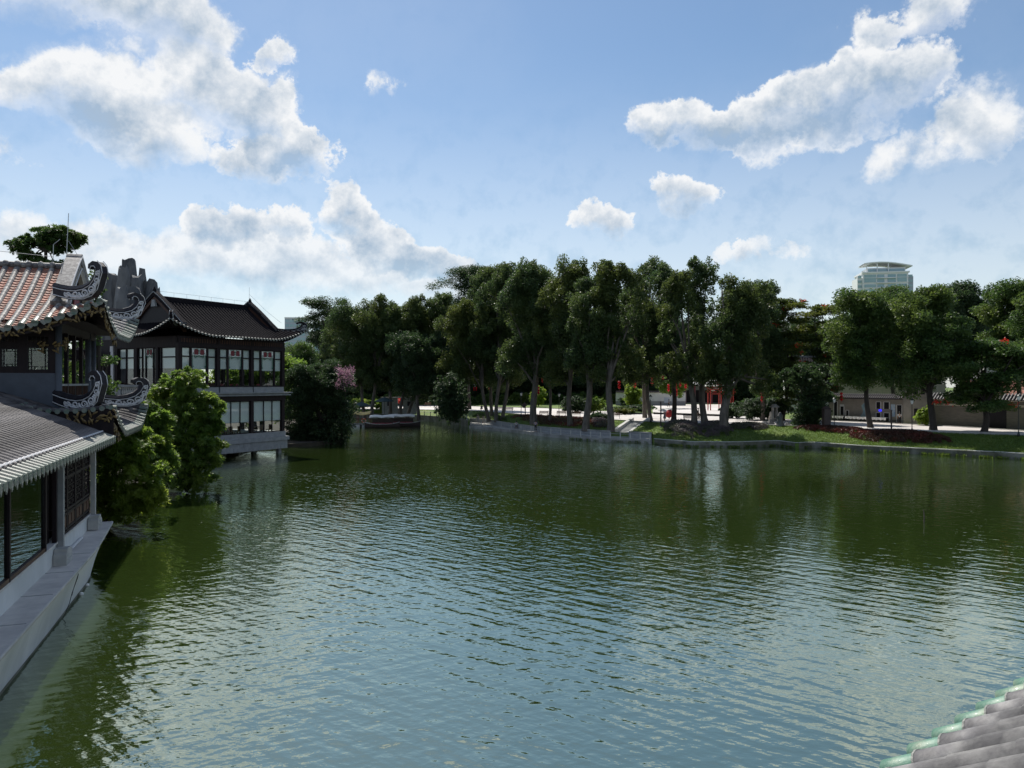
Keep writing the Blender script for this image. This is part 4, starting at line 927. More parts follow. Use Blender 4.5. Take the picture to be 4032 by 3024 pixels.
# ------------------------------------------------------------------ waterside restaurant
RZ = R(-30); RO = Vector((-26.26, 88.0, 0))
rest = empty('waterside_restaurant', RO, RZ, label='two-storey lakeside restaurant on stilts with dark sweeping tiled roof', cat='restaurant')
def rw(x, y, z=0): return Vector((RO.x+x*math.cos(RZ)-y*math.sin(RZ), RO.y+x*math.sin(RZ)+y*math.cos(RZ), z))
CY = [0, -4.47, -8.92, -13.49]; DEP = -10.0
def rb(name, m, mt_, par=None, **k): return m.build(name, M[mt_], par or rest, **k)
for y in CY:
    m = MB(); m.box(-.24, .16, y-.2, y+.2, 2.5, 6.3); rb('column', m, 'darkwood'); m = MB(); m.box(-.24, .16, y-.2, y+.2, 7.6, 12.6); rb('column', m, 'darkwood')
for x in (-3.3, -6.7, -10.0):
    m = MB(); m.box(x-.2, x+.2, CY[3]-.2, CY[3]+.2, 6.6, 12.6); rb('column', m, 'darkwood')
    m = MB(); m.box(x-.2, x+.2, -.2, .2, 2.5, 12.6); rb('column', m, 'darkwood')
m = MB(); m.box(-.22, .2, CY[3]-.25, .25, 11.62, 12.0); m.box(-.1, .12, CY[3]-.2, .2, 12.0, 12.7); m.box(DEP, -.22, CY[3]-.22, CY[3]+.2, 11.62, 12.7); rb('head_beam', m, 'darkwood')
m = MB(); 
for i in range(44): m.box(.13, .16, -13.4+i*.305, -13.25+i*.305, 12.08, 12.5)
rb('fretwork_frieze', m, 'brownwood')
m = MB(); m.box(-.25, .2, CY[3]-.25, .3, 6.07, 6.6); rb('lower_beam', m, 'darkwood')
m = MB(); m.box(-10.3, .62, CY[3]-.5, .7, 6.6, 6.72); m.box(-10.2, .42, CY[3]-.35, .5, 6.72, 6.86); m.box(-10.3, .75, CY[3]-.6, .85, 6.86, 6.97); rb('cornice', m, 'granite')
for a, b in zip(CY[:-1], CY[1:]):
    m = MB(); m.box(-.1, .3, b+.08, a-.08, 6.97, 7.58); rb('sill_panel', m, 'granite', bevel=.02)
m = MB(); m.box(-.2, .34, CY[3]-.1, .2, 7.58, 7.62); rb('sill_coping', m, 'darkwood')
m = MB(); m.box(-10, .2, CY[3]-.2, .3, 1.95, 2.5); rb('lower_sill_wall', m, 'granite')
m = MB(); m.box(-10.2, .5, CY[3]-.4, .6, 1.52, 1.95); rb('lower_ledge', m, 'granite')
base = MB(); base.box(-10, .36, CY[3]-.3, .42, .56, 1.50); bo = rb('base_wall', base, 'granite')
for i in range(28):
    for j in range(2):
        if rng.random() < .75:
            m = MB(); y = .3-i*.5-(.25 if j else 0); m.box(.36, .372+.02*rng.random(), y-.46*rng.uniform(.5, 1), y, .6+j*.45, 1.0+j*.45); rb('stone_block', m, 'granite', bo)
for x, y in ((-.4, -.2), (-.4, -8.9), (-.4, -13.3), (-4.5, -.2), (-4.5, -4.5), (-4.5, -8.9)):
    m = MB(); m.box(x-.22, x+.22, y-.22, y+.22, -1.2, .56); rb('stilt', m, 'granite')
m = MB(); m.box(DEP, -.3, CY[3]+.2, -.2, 2.0, 2.3); m.box(DEP, -.3, CY[3]+.2, -.2, 6.62, 6.9); rb('floor_slab', m, 'brownwood')
m = MB(); m.box(DEP, -.3, CY[3]+.2, -.2, 11.9, 12.0); m.box(DEP, -.3, CY[3]+.2, -.2, 6.2, 6.3); rb('ceiling', m, 'blind')
m = MB()                                              # rear wall with window openings
m.box(DEP-.15, DEP, CY[3], 0, 2.3, 6.6); m.box(DEP-.15, DEP, CY[3], 0, 10.4, 12.6); m.box(DEP-.15, DEP, CY[3], 0, 6.9, 8.0)
for y in np.linspace(CY[3], 0, 7): m.box(DEP-.14, DEP-.01, y-.18, y+.18, 8.0, 10.4)
m.box(DEP, -.2, CY[3], CY[3]+.15, 2.3, 6.6); rb('rear_wall', m, 'brownwood')

def bay(p0, d, nrm, width, z0, z1, mode):
    "window bay: frame, mullions, blinds and glass between two columns"
    d, nrm = Vector(d), Vector(nrm); p0 = Vector(p0)
    def bx_(m, a, b, o0, o1, za, zb):
        q = [p0+d*a+nrm*o0, p0+d*b+nrm*o0, p0+d*b+nrm*o1, p0+d*a+nrm*o1]; m.hexa([(k.x, k.y, za) for k in q], [(k.x, k.y, zb) for k in q])
    fr = MB()
    for z in (z0, z1-.1): bx_(fr, 0, width, -.06, .06, z, z+.1)
    if mode == 'upper':
        cuts = [0, .235*width, .29*width, .71*width, .765*width, width]
        for a in (cuts[1], cuts[3]+.0): bx_(fr, a, a+.055*width, -.07, .07, z0+.1, z1-.1)
        for a, b in ((0, cuts[1]), (cuts[4], width)): bx_(fr, a, b, -.04, .04, 10.62, 10.74)
        for a in (.02, width-.1): bx_(fr, a, a+.08, -.06, .06, z0+.1, z1-.1)
    elif mode == 'side':
        for f in (0, .13, .27, .41, .47, .60, .73, .97): bx_(fr, f*width, f*width+.12, -.07, .07, z0+.1, z1-.1)
        bx_(fr, 0, .41*width, -.04, .04, 10.55, 10.68); bx_(fr, .75*width, width, -.04, .04, 10.55, 10.68)
    else:
        for f in (0, .36, .66, .98): bx_(fr, f*width, f*width+.07, -.05, .05, z0+.1, z1-.1)
    fo = rb('window_frame', fr, 'darkwood')
    bl = MB(); zb = {'upper': 9.42, 'side': 9.55, 'lower': 3.75}[mode]+rng.uniform(-.08, .08)
    bx_(bl, .06, width-.06, -.13, -.11, zb, z1-.02); rb('roller_blind', bl, 'blind', fo)
    bl = MB(); bx_(bl, .06, width-.06, -.14, -.10, zb-.05, zb); rb('blind_hem', bl, 'metal', fo)
    g = MB(); bx_(g, .05, width-.05, -.02, -.01, z0+.1, z1-.1); rb('glass_pane', g, 'glass', fo)
    if mode in ('upper', 'side'):
        c0, c1 = ((.30, .70) if mode == 'upper' else (.475, .60)); c0 *= width; c1 *= width; wd = c1-c0
        pn = MB(); bx_(pn, c0, c1, .0, .02, 10.8, z1-.1); po = rb('etched_panel', pn, 'blind', fo)
        for f in (.3, .72):
            r_ = MB(); c = c0+wd*f; bx_(r_, c-.15*wd, c+.15*wd, .02, .035, 10.95, 11.34); bx_(r_, c-.11*wd, c+.11*wd, .021, .04, 10.87, 11.42); rb('red_peony', r_, 'peony_red', po)
        gm_ = MB()
        def gp_(a, z): return p0+d*(c0+wd*a)+nrm*.03+Vector((0, 0, z))
        for sg in (0, 1):
            f = lambda a: (a if sg == 0 else 1-a)
            gm_.tube([gp_(f(.03), 9.6), gp_(f(.03), 10.7), gp_(f(.08), 11.1), gp_(f(.2), 10.75), gp_(f(.4), 10.7), gp_(f(.5), 10.82)], .03, 4)
            gm_.tube([gp_(f(.10), 11.42), gp_(f(.45), 11.46)], .03, 4); gm_.tube([gp_(f(.45), 11.4), gp_(f(.5), 11.1), gp_(f(.42), 10.9)], .035, 4)
            gm_.tube([gp_(f(.03), 9.75), gp_(f(.1), 9.66), gp_(f(.03), 9.56)], .035, 4); gm_.tube([gp_(f(.15), 10.75), gp_(f(.22), 10.55), gp_(f(.32), 10.65)], .035, 4)
        rb('leaf_tracery', gm_, 'peony_green', po)
for a, b in zip(CY[:-1], CY[1:]):
    bay((0, b+.2, 0), (0, 1, 0), (1, 0, 0), a-b-.4, 7.62, 11.62, 'upper')
    bay((0, b+.2, 0), (0, 1, 0), (1, 0, 0), a-b-.4, 2.5, 6.07, 'lower')
bay((-9.8, CY[3], 0), (1, 0, 0), (0, -1, 0), 9.55, 7.0, 11.62, 'side')
# balcony on the gable side, with a white door frame behind it
m = MB(); m.box(-14, .5, -17.4, CY[3]-.5, 6.3, 6.62); rb('balcony_slab', m, 'granite')
m = MB(); m.box(-14, -.2, -17.3, -17.05, 6.62, 6.78); m.box(-14, -.2, -17.34, -17.0, 7.62, 7.82)
for x in (-13.9, -10.6, -7.2, -3.8, -.35): m.box(x-.2, x+.2, -17.36, -16.98, 6.62, 7.86)
br = rb('balustrade', m, 'granite')
bm_ = MB(); bm_.lathe((0, 0, 0), [(.09, 0), (.06, .1), (.13, .3), (.05, .6), (.08, .75), (.09, .84)], 8); bme = bm_.mesh('baluster', True)
for k in range(46):
    x = -13.6+k*.29
    if min(abs(x-q) for q in (-13.9, -10.6, -7.2, -3.8, -.35)) > .25: link('baluster', bme, M['stone'], br, (x, -17.17, 6.78))
m = MB(); m.box(-18, -10.2, CY[3]-.05, CY[3]+.15, 6.6, 12.6); m.box(-18, -14, -17, CY[3], 6.6, 11.5); rb('wing_wall', m, 'darkwood')
m = MB(); m.box(-10.95, -10.55, CY[3]-.2, CY[3]-.05, 6.62, 11.3); m.box(-11.0, -10.5, CY[3]-.25, CY[3]-.06, 11.3, 11.9); rb('door_jamb', m, 'white')
# main roof
RT2 = lambda x, y: (-5.0-y, -6.5+x)
roof_r, zzr, Pr = hipgable(rest, RT2, (0, 0, 0), 9.1, 6.5, 6.0, 12.75, 16.65, 1.45, 5.2, .42, .105, M['tile_d'], M['tile_d'], M['drip'], sides=('f', 'l'), curve=.4, glaze=.12)
m = MB(); m.box(-5.14, -4.86, -12.4, -.6, 16.6, 16.95); m.tube([(-5, -12.4, 16.98), (-5, -.6, 16.98)], .12, 6); m.build('ridge', M['tile_d'], roof_r)
def gable_r(y, out):
    pts = [(-5+s*5.3*(1-i/8), 13.95+3.75*(1-(1-i/8)**1.0)) for s in (1,) for i in range(9)]
    fo = None
    for nm, mt_, wd, dz, yo in (('gable_board', 'tile_d', .55, 0, .28), ('gable_trim', 'granite', .10, -.05, .32), ('gable_inner_board', 'brownwood', .35, -.62, .2)):
        m = MB()
        for s in (-1, 1):
            q = [(-5+s*4.6*(1-i/8), 14.1+3.45*(1-(1-i/8)**1.12)+dz) for i in range(9)]
            for (xa, za), (xb, zb) in zip(q[:-1], q[1:]):
                m.hexa([(xa, y-out*.2, za-wd), (xb, y-out*.2, zb-wd), (xb, y-out*.2, zb), (xa, y-out*.2, za)], [(xa, y+out*yo, za-wd), (xb, y+out*yo, zb-wd), (xb, y+out*yo, zb), (xa, y+out*yo, za)])
        o = m.build(nm, M[mt_], fo or rest); fo = fo or o
    m = MB(); m.add([(-9.6, y, 13.6), (-.4, y, 13.6), (-5, y, 17.4)], [(0, 1, 2)]); m.build('gable_panel', M['black'], fo)
    m = MB(); m.hexa([(-5.35, y+out*.1, 15.9), (-4.65, y+out*.1, 15.9), (-4.8, y+out*.1, 16.6), (-5.2, y+out*.1, 16.6)], [(-5.35, y+out*.34, 15.9), (-4.65, y+out*.34, 15.9), (-4.8, y+out*.34, 16.6), (-5.2, y+out*.34, 16.6)]); m.build('gable_pendant', M['granite'], fo)
    m = MB(); m.lathe((-5, y+out*.15, 17.5), [(.2, 0), (.16, .2), (.03, .45)], 8); m.build('peak_cap', M['tile_d'], fo)
gable_r(-12.55, -1); gable_r(-.45, 1)
horn(rest, (-1.6, -12.5), (1.3, -15.4), 13.9, (0, 0, 0), .75, mats=('tile_d', 'granite')); horn(rest, (-1.6, -.6), (1.4, 2.5), 13.9, (0, 0, 0), .75, mats=('tile_d', 'granite'))
for sx, a, b in ((1, (-1.0, -.55), (-1.8, .2)),):
    m = MB(); m.tube([(-5+4.6*(1-i/8)*1.0, -.3, 14.1+3.45*(i/8)) for i in range(9)], .12, 6); m.build('hip_ridge', M['tile_d'], roof_r)
m = MB(); m.tube([(-5, -12.2, 17.55), (-5, -.8, 17.5)], .012, 4)
for y in np.linspace(-12, -1, 8): m.tube([(-5, y, 17.0), (-5, y, 17.55)], .012, 4)
m.tube([(-5, -.4, 17.9), (-5, -.4, 19.2)], .02, 4); m.tube([(-5, -.4, 18.4), (-2.5, -.2, 16.4), (-.6, .4, 14.9)], .012, 4); m.build('lightning_rod', M['metal'], roof_r)
# furniture seen through the windows
def chair(parent_loc, rz, mt_, lab, grp):
    o = empty('dining_chair', parent_loc, rz, label=lab, cat='chair', group=grp)
    m = MB(); m.box(-.22, .22, -.22, .22, .42, .48); m.build('seat', M[mt_], o); m = MB(); m.box(-.22, .22, .19, .23, .48, 1.0); m.build('backrest', M[mt_], o)
    for sx in (-1, 1):
        for sy in (-1, 1): m = MB(); m.box(sx*.2-.025, sx*.2+.025, sy*.2-.025, sy*.2+.025, 0, .42); m.build('leg', M['brownwood'], o)
k = 0; ORD = ('first', 'second', 'third', 'fourth', 'fifth', 'sixth')
for y in (-1.2, -2.2, -3.4, -5.6, -6.5, -7.4): chair(rw(-.9, y, 2.3), RZ+(k % 3), 'benchwood', 'wooden dining chair behind the ground-floor window, '+ORD[k]+' from the right corner', 'ground-floor dining chairs'); k += 1
for y in (-1.4, -2.6, -5.4, -6.6, -7.6): chair(rw(-.9, y, 6.9), RZ+(k % 3), 'redpanel', 'dark red dining chair behind the upper window, '+ORD[k-6]+' from the right corner', 'upper-floor dining chairs'); k += 1
for y, z, lab in ((-2.3, 2.3, 'wooden dining table in the right ground-floor bay'), (-6.4, 2.3, 'wooden dining table in the middle ground-floor bay'), (-2.0, 6.9, 'dining table behind the right upper window'), (-6.0, 6.9, 'dining table behind the middle upper window')):
    p = rw(-1.9, y, z); o = empty('dining_table', p, RZ, label=lab, cat='table'); m = MB(); m.box(-.45, .45, -.7, .7, .70, .75); m.build('tabletop', M['benchwood'], o)
    for sx in (-1, 1):
        for sy in (-1, 1): m = MB(); m.box(sx*.38-.03, sx*.38+.03, sy*.6-.03, sy*.6+.03, 0, .7); m.build('leg', M['brownwood'], o)

# ------------------------------------------------------------------ rockery behind the restaurant
rk = empty('rockery', (-45, 93, .45), label='tall dark artificial rock mountain rising behind the restaurant gable', cat='rockery')
def rock(name, c, rx, ry, z0, z1, parent, taper=.55, seed=0, mt_='rock', n=9, rings=10, off=None):
    rr = random.Random(seed); m = MB(off or rk.location); ring = []; ph = [rr.uniform(.78, 1.2) for _ in range(n)]
    for i in range(rings+1):
        s = i/rings; k = 1-(1-taper)*s**1.6; k *= (1+.13*math.sin(s*9+seed*2.1))*(1 if s < .82 else math.sqrt(max(.42, 1-((s-.82)/.2)**2)))
        ring.append([(c[0]+rx*k*ph[j]*(1+rr.uniform(-.15, .15))*math.cos(2*math.pi*j/n), c[1]+ry*k*ph[j]*(1+rr.uniform(-.15, .15))*math.sin(2*math.pi*j/n), z0+(z1-z0)*s+(rr.uniform(-.35, .35)*(z1-z0)*.05 if s > .5 else 0)) for j in range(n)])
    vs = [p for r in ring for p in r]; m.add(vs, [(i*n+j, i*n+(j+1) % n, (i+1)*n+(j+1) % n, (i+1)*n+j) for i in range(rings) for j in range(n)]+[tuple(range(rings*n, rings*n+n))])
    return m.build(name, M[mt_], parent)
for i, (u0, u1, vt, D, tp) in enumerate(((418,468,1074,93,.9),(452,518,1054,92,.82),(472,542,1026,95,.8),(510,566,1086,93,.95),(538,586,1064,96,.8),(558,626,1108,94,.9),(440,520,1128,89,.5),(585,642,1136,93,.85),(402,442,1118,95,.85),(480,560,1140,91,.9))):
    p = A((u0+u1)/2, vt, D); rock('rock_column', (p.x, p.y), (u1-u0)/2/FPX*D*1.15, (u1-u0)/2/FPX*D, .4, p.z, rk, tp, i, n=10, rings=11)

# ------------------------------------------------------------------ left-hand greenery
def bushy(name, label, cat, base, clumps, lm, L=.21, Wd=.07, dens=5.0, per=6, trunk_r=.12, bark='bark_d', group=None, extra=None, stem=None):
    base = Vector(base); t = empty(name, base, label=label, cat=cat, group=group)
    cs, ds = [], []; fine = []
    for c, r in clumps:
        fine.append((c, tuple(x*.6 for x in r)))
        for _ in range(9):
            d = rng.normal(size=3); d /= np.linalg.norm(d); k = rng.uniform(.2, .42); fine.append((tuple(np.array(c)+d*np.array(r)*rng.uniform(.7, 1.08)), tuple(x*k for x in r)))
        for _ in range(7):
            d = rng.normal(size=3); d[2] = abs(d[2])*.8; d /= np.linalg.norm(d); p0 = np.array(c)+d*np.array(r)*.8
            for q in range(4): fine.append((tuple(p0+d*np.array(r)*.16*(q+1)+np.array([0, 0, -.02*q*q])), (.11, .11, .11)))
    for c, r in fine:
        r = np.array(r); c = np.array(c); n = int(dens*12.6*(r[0]*r[1]+r[1]*r[2]+r[0]*r[2])/3)+3
        d = rng.normal(size=(n, 3)); d /= np.linalg.norm(d, axis=1)[:, None]; rad = (.62+.45*rng.random(n)**.7)[:, None]
        lump = 1+.16*np.sin(d[:, :1]*7+c[0])*np.cos(d[:, 2:3]*6)
        cs.append(c+d*r*rad*lump); dd = d*np.array([1, 1, .7])+np.array([0, 0, .8]); ds.append(dd/np.linalg.norm(dd, axis=1)[:, None])
    cs, ds = np.concatenate(cs), np.concatenate(ds); out = []; n = len(cs)
    ref = rng.normal(size=(n, 3)); e1 = np.cross(ds, ref); e1 /= np.linalg.norm(e1, axis=1)[:, None]; e2 = np.cross(ds, e1)
    for k in range(per):
        a = 2*math.pi*k/per+rng.random(n)*.7; rdir = e1*np.cos(a)[:, None]+e2*np.sin(a)[:, None]
        ax_ = rdir*.85+ds*(.35+.3*rng.random(n))[:, None]; ax_[:, 2] -= .22; ax_ /= np.linalg.norm(ax_, axis=1)[:, None]
        wv = np.cross(ax_, ds); wv /= np.linalg.norm(wv, axis=1)[:, None]; ln = (L*(.7+.5*rng.random(n)))[:, None]; wd = (Wd*(.8+.4*rng.random(n)))[:, None]
        out.append(np.stack([cs, cs+ax_*ln*.45+wv*wd/2, cs+ax_*ln, cs+ax_*ln*.45-wv*wd/2], 1).reshape(-1, 3))
    v = np.concatenate(out)-np.array(base); link('crown', quadmesh('crown', v), M[lm], t)
    m = MB(base); root_ = Vector(stem) if stem else base-Vector((0, 0, .1))
    if stem: m.tube([base-Vector((0, 0, .1)), base.lerp(root_, .5)+Vector((.05, 0, 0)), root_], [trunk_r*1.3, trunk_r*1.1, trunk_r], 7)
    for i, (c, r) in enumerate(clumps):
        c = Vector(c); mid = root_.lerp(c, .5); mid.z += .3; m.tube([root_, root_.lerp(mid, .6), mid, c], [trunk_r*(.6 if stem else 1), trunk_r*(.5 if stem else .8), trunk_r*.4, trunk_r*.15], 5, cap=False)
    m.build('trunk', M[bark], t, smooth=True)
    if extra:
        fm, fc = extra; v = leaves(fc, .16, .12)-np.array(base); link('blossom', quadmesh('blossom', v), M[fm], t)
    return t
def cl_(lst, D, dp=.8):
    out = []
    for u, v, ru, rv, dd in lst: p = A(u, v, D+dd); out.append((tuple(p), (ru/FPX*D, ru/FPX*D*dp, rv/FPX*D)))
    return out
bushy('mango_tree', 'bright light green leafy tree leaning over the water at the boat bow', 'tree', A(440, 2030, 42.5)+Vector((-.6, .8, -.3)),
      cl_([(430,1770,70,60,0),(500,1760,75,70,-.4),(560,1740,50,45,.6),(420,1850,70,65,0),(500,1850,80,70,-.8),(570,1860,60,60,-.4),(440,1940,70,60,0),(520,1950,75,60,-1),(585,1945,50,45,-.9),(470,2010,70,40,-.2),(560,2005,55,40,-.6),(610,1960,32,22,-1.1),(400,1990,40,45,0),(545,1800,45,40,-.4)], 42), 'leaf_mango', .26, .085, 17)
bushy('mango_tree', 'dull olive leafy tree between the boat roof corner and the restaurant', 'tree', A(600, 1900, 47)+Vector((0, .5, -.6)),
      cl_([(590,1650,55,45,0),(560,1700,50,45,0),(630,1680,45,50,0),(610,1740,55,50,-.4),(640,1790,50,50,-.2),(590,1810,50,50,0),(560,1610,40,40,.3),(640,1850,45,45,0)], 47), 'leaf_mango2', .26, .085, 16)
bushy('mango_tree', 'large glossy green tree hiding the left half of the restaurant facade', 'tree', A(735, 1935, 56)+Vector((0, 0, .1)),
      cl_([(640,1545,70,55,0),(720,1520,60,50,-.4),(745,1490,45,40,0),(600,1590,50,50,.2),(690,1600,85,65,-.8),(770,1580,55,55,-.3),(640,1670,80,60,-.2),(730,1680,90,70,-1),(810,1640,55,50,-.6),(830,1600,35,35,-.5),(800,1740,70,60,-1),(850,1690,25,30,-.7),(700,1770,80,60,-.4),(840,1770,40,40,-.8),(760,1830,80,60,-.6),(820,1830,45,40,-.7),(650,1830,60,60,0),(700,1890,70,45,0),(790,1890,50,40,-.3)], 56), 'leaf_mango2', .28, .095, 14)
for lab, ub, D, uc, vt, vb, hw, k in (
    ('pale leafy tree just behind the restaurant roof corner', 1180, 118, 1165, 1345, 1640, 85, dict(style='ball', lm='leaf_br', dens=30, nclump=26)),
    ('dark rounded waterside tree right of the restaurant', 1215, 102, 1205, 1425, 1752, 90, dict(style='ball', lm='leaf_dk', dens=34, nclump=34)),
    ('dark bushy waterside tree leaning over the cove', 1290, 102.5, 1290, 1420, 1758, 85, dict(style='ball', lm='leaf_dk', dens=34, nclump=34))):
    shore_tree('waterside_tree', lab, ub, D, .4, uc, vt, vb, hw, leaf=(.24, .11), bark='bark_d', **k)
fc = np.concatenate([np.array(A(1350+rng.uniform(-22, 45), 1480+rng.uniform(-35, 50), 98.2+rng.random()))+rng.normal(size=(26, 3))*.22 for _ in range(34)])
bushy('bougainvillea', 'bougainvillea with pink blossoms at the tip of the dark waterside trees', 'shrub', (-22.6, 102.4, .4),
      cl_([(1330,1520,45,60,0),(1360,1580,40,70,0),(1330,1650,60,70,0),(1300,1700,60,55,-.4),(1350,1690,35,50,0),(1365,1500,28,40,0)], 100), 'leaf_dk', .2, .09, 5, extra=('flower_pink', fc))
# tree with tiered pads behind the tower roof, and garden trees behind the tower
bushy('tiered_tree', 'small tiered tree standing against the sky above the orange roof', 'tree', Vector((*A(180, 1200, 65)[:2], .4)),
      cl_([(206,912,52,24,0),(255,925,45,18,0),(290,950,34,18,0),(305,935,22,12,0),(165,958,62,24,0),(120,945,30,18,0),(80,965,38,20,0),(90,990,26,14,0),(225,985,32,16,0),(200,940,50,24,0),(130,1012,36,15,0),(215,1040,60,12,0),(290,968,18,14,0),(100,1050,50,10,0)], 65, 1.0), 'leaf_br', .26, .11, 11, trunk_r=.13, stem=A(180, 985, 65))
tree('garden_tree', 'leafy green tree seen through the tower windows', 'tree', (-38, 60, .4), (-37.2, 58), 14.4, 3.0, 6.4, style='ball', lm='leaf_br', bark='bark_d', dens=17, leaf=(.3, .14), nclump=34)
tree('garden_tree', 'leafy tree between the tower roof horn and the rockery', 'tree', (-31.5, 58.6, .4), (-31.4, 58.4), 16.6, 5.0, 2.0, style='ball', lm='leaf_br', bark='bark_d', dens=22, leaf=(.26, .12))
tree('garden_tree', 'green tree showing through the upper windows of the restaurant', 'tree', (-36, 108, .4), (-36, 108), 13.2, 4.0, 7.5, style='ball', lm='leaf_mango2', bark='bark_d', dens=10, leaf=(.4, .2), nclump=30)
tree('garden_tree', 'bright tree behind the far windows of the restaurant', 'tree', (-46, 104, .4), (-46, 104), 12.5, 4.0, 6, style='ball', lm='leaf_mango2', bark='bark_d', dens=10, leaf=(.4, .2), nclump=26)

# ------------------------------------------------------------------ far shore: street furniture
def gpt(u, D): return Vector(((u-2016)/FPX*D, D, bz(u, D)))
def at_v(u, v):
    "promenade point under a pixel"
    return G(u, v, PZ+.006)
def lamp_post(p, h, label, rz=0, twin=None):
    o = empty('street_lamp', p, rz, label=label, cat='lamp', group='lamp posts along the promenade')
    m = MB(); m.lathe((0, 0, 0), [(.16, 0), (.16, .25), (.10, .35), (.055, .6), (.045, h-.75), (.07, h-.7), (.05, h-.62)], 8); m.build('pole', M['metal_d'], o, smooth=True)
    if twin is None:
        m = MB(); m.lathe((0, 0, h-.62), [(.08, 0), (.12, .1), (.20, .46)], 6); m.build('lamp_glass', M['lampglass'], o)
        m = MB(); m.lathe((0, 0, h-.16), [(.26, 0), (.2, .08), (.06, .2), (.015, .32)], 6); m.build('lamp_cap', M['metal_d'], o)
    else:
        m = MB(); m.lathe((0, 0, h-.62), [(.05, 0), (.05, .5), (.42, .52), (.40, .6), (.1, .66)], 10); m.build('lamp_cap', M['lampglass'], o)
        for s in (-1, 1):
            m = MB(); m.lathe((s*.32, 0, h-1.7), [(.08, 0), (.17, .08), (.18, .5), (.17, .95), (.08, 1.03)], 8); m.build('lantern', M['lantern'], o, smooth=True)
        m = MB(); m.beam((-.36, 0, h-.62), (.36, 0, h-.62), .04, .04); m.build('crossbar', M['metal_d'], o)
    return o
lamp_post(at_v(2201, 1645), 4.1, 'lamp post with white lantern head between two promenade benches')
lamp_post(gpt(2562, Dn(2562)-1), 4.0, 'lamp post behind the slender tree at the staircase head')
lamp_post(at_v(2866, 1655), 3.6, 'lamp post with white head seen in the fork of the leaning tree')
lamp_post(gpt(3285, Dn(3285)-.8), 4.0, 'lamp post standing before the white shopfront')
lamp_post(gpt(3591, Dn(3591)-.8), 4.0, 'lamp post near the brick wall at the shop corner')
lamp_post(gpt(4011, Dn(4011)-.6), 4.6, 'lamp post at the rightmost end of the promenade')
lamp_post(gpt(1621, Dw(1621)+4), 4.2, 'lamp post behind the man on the cove walkway')
lamp_post(G(1871, 1590, PZ+.2), 5.2, 'tall lamp post carrying two red cylinder lanterns', twin=True)
lamp_post(at_v(2052, 1640), 4.2, 'lamp post just left of the gnarled tree')
for u, D, h, lab in ((3510, Dn(3510)-.9, 2.6, 'short dark post on the lawn edge before the shops'), (2602, Dn(2602)-5, 3.6, 'plain brown pole on the bank right of the staircase')):
    o = empty('wooden_post', gpt(u, D), label=lab, cat='post'); m = MB(); m.lathe((0, 0, -.1), [(.10, 0), (.09, h), (.11, h+.02), (.11, h+.1), (.02, h+.16)], 8); m.build('pole', M['boatwood'], o)
    m = MB(); m.lathe((0, 0, 0), [(.16, 0), (.14, .12), (.1, .14)], 8); m.build('foot', M['granite'], o)
o = empty('sign_board', gpt(2068, Dn(2068)-.6), label='dark sign board on a post before the gnarled tree', cat='sign'); m = MB(); m.box(-.09, .09, -.09, .09, 0, 1.9); m.build('pole', M['boatwood'], o); m = MB(); m.beam((-.42, 0, 2.0), (.1, 0, 1.5), .08, .9); m.build('board', M['boatwood'], o)
o = empty('sign_pillar', gpt(3254, Dn(3254)-.3), label='square dark pillar with a small cap beside the evergreen bush', cat='pillar'); m = MB(); m.box(-.42, .42, -.42, .42, -.1, 2.5); m.build('shaft', M['boatwood'], o); m = MB(); m.hexa([(-.5, -.5, 2.5), (.5, -.5, 2.5), (.5, .5, 2.5), (-.5, .5, 2.5)], [(-.12, -.12, 2.85), (.12, -.12, 2.85), (.12, .12, 2.85), (-.12, .12, 2.85)]); m.build('cap', M['boatwood'], o)

def make_bench():
    o = empty('park_bench', (0, 0, 0), cat='bench')
    for i, y in enumerate((-.18, -.06, .06, .18)): m = MB(); m.box(-.8, .8, y-.05, y+.05, .43, .47); m.build('seat_slat', M['benchwood'], o)
    for i in range(4): m = MB(); z = .56+i*.11; m.box(-.8, .8, .24+i*.025, .27+i*.025, z, z+.08); m.build('back_slat', M['benchwood'], o)
    for s in (-1, 1):
        m = MB(); m.tube([(s*.74, -.22, 0), (s*.74, -.2, .44), (s*.74, -.22, .66), (s*.74, .22, .66)], .025, 5); m.tube([(s*.74, .26, 0), (s*.74, .22, .44), (s*.74, .36, 1.0)], .025, 5); m.build('side_frame', M['metal_d'], o)
    return o
bp = None
for u, v, rz, lab in ((2141, 1644, -.15, 'slatted bench just left of the small curved tree'), (2210, 1646, -.12, 'slatted bench behind the white lantern lamp post'), (2267, 1650, -.1, 'slatted bench half hidden by the tall tree trunk'),
                      (2421, 1655, -.1, 'slatted bench at the lawn edge left of the staircase'), (2004, 1630, -.3, 'slatted bench right of the low forked tree'), (1968, 1626, -.3, 'slatted bench between two pale trunks'),
                      (2713, 1667, -.05, 'slatted bench left of the walking person in black'), (2748, 1669, -.05, 'slatted bench behind the straight thick trunk'), (1683, 1607, -.3, 'red brown bench on the cove lawn')):
    p = at_v(u, v-6); p.z = bz(u, p.y)
    if bp is None: bp = make_bench(); o = bp
    else: o = copy_tree(bp)
    o.location = p; o.rotation_euler = (0, 0, rz+math.pi*0); tag(o, lab, 'bench', 'park benches along the promenade')

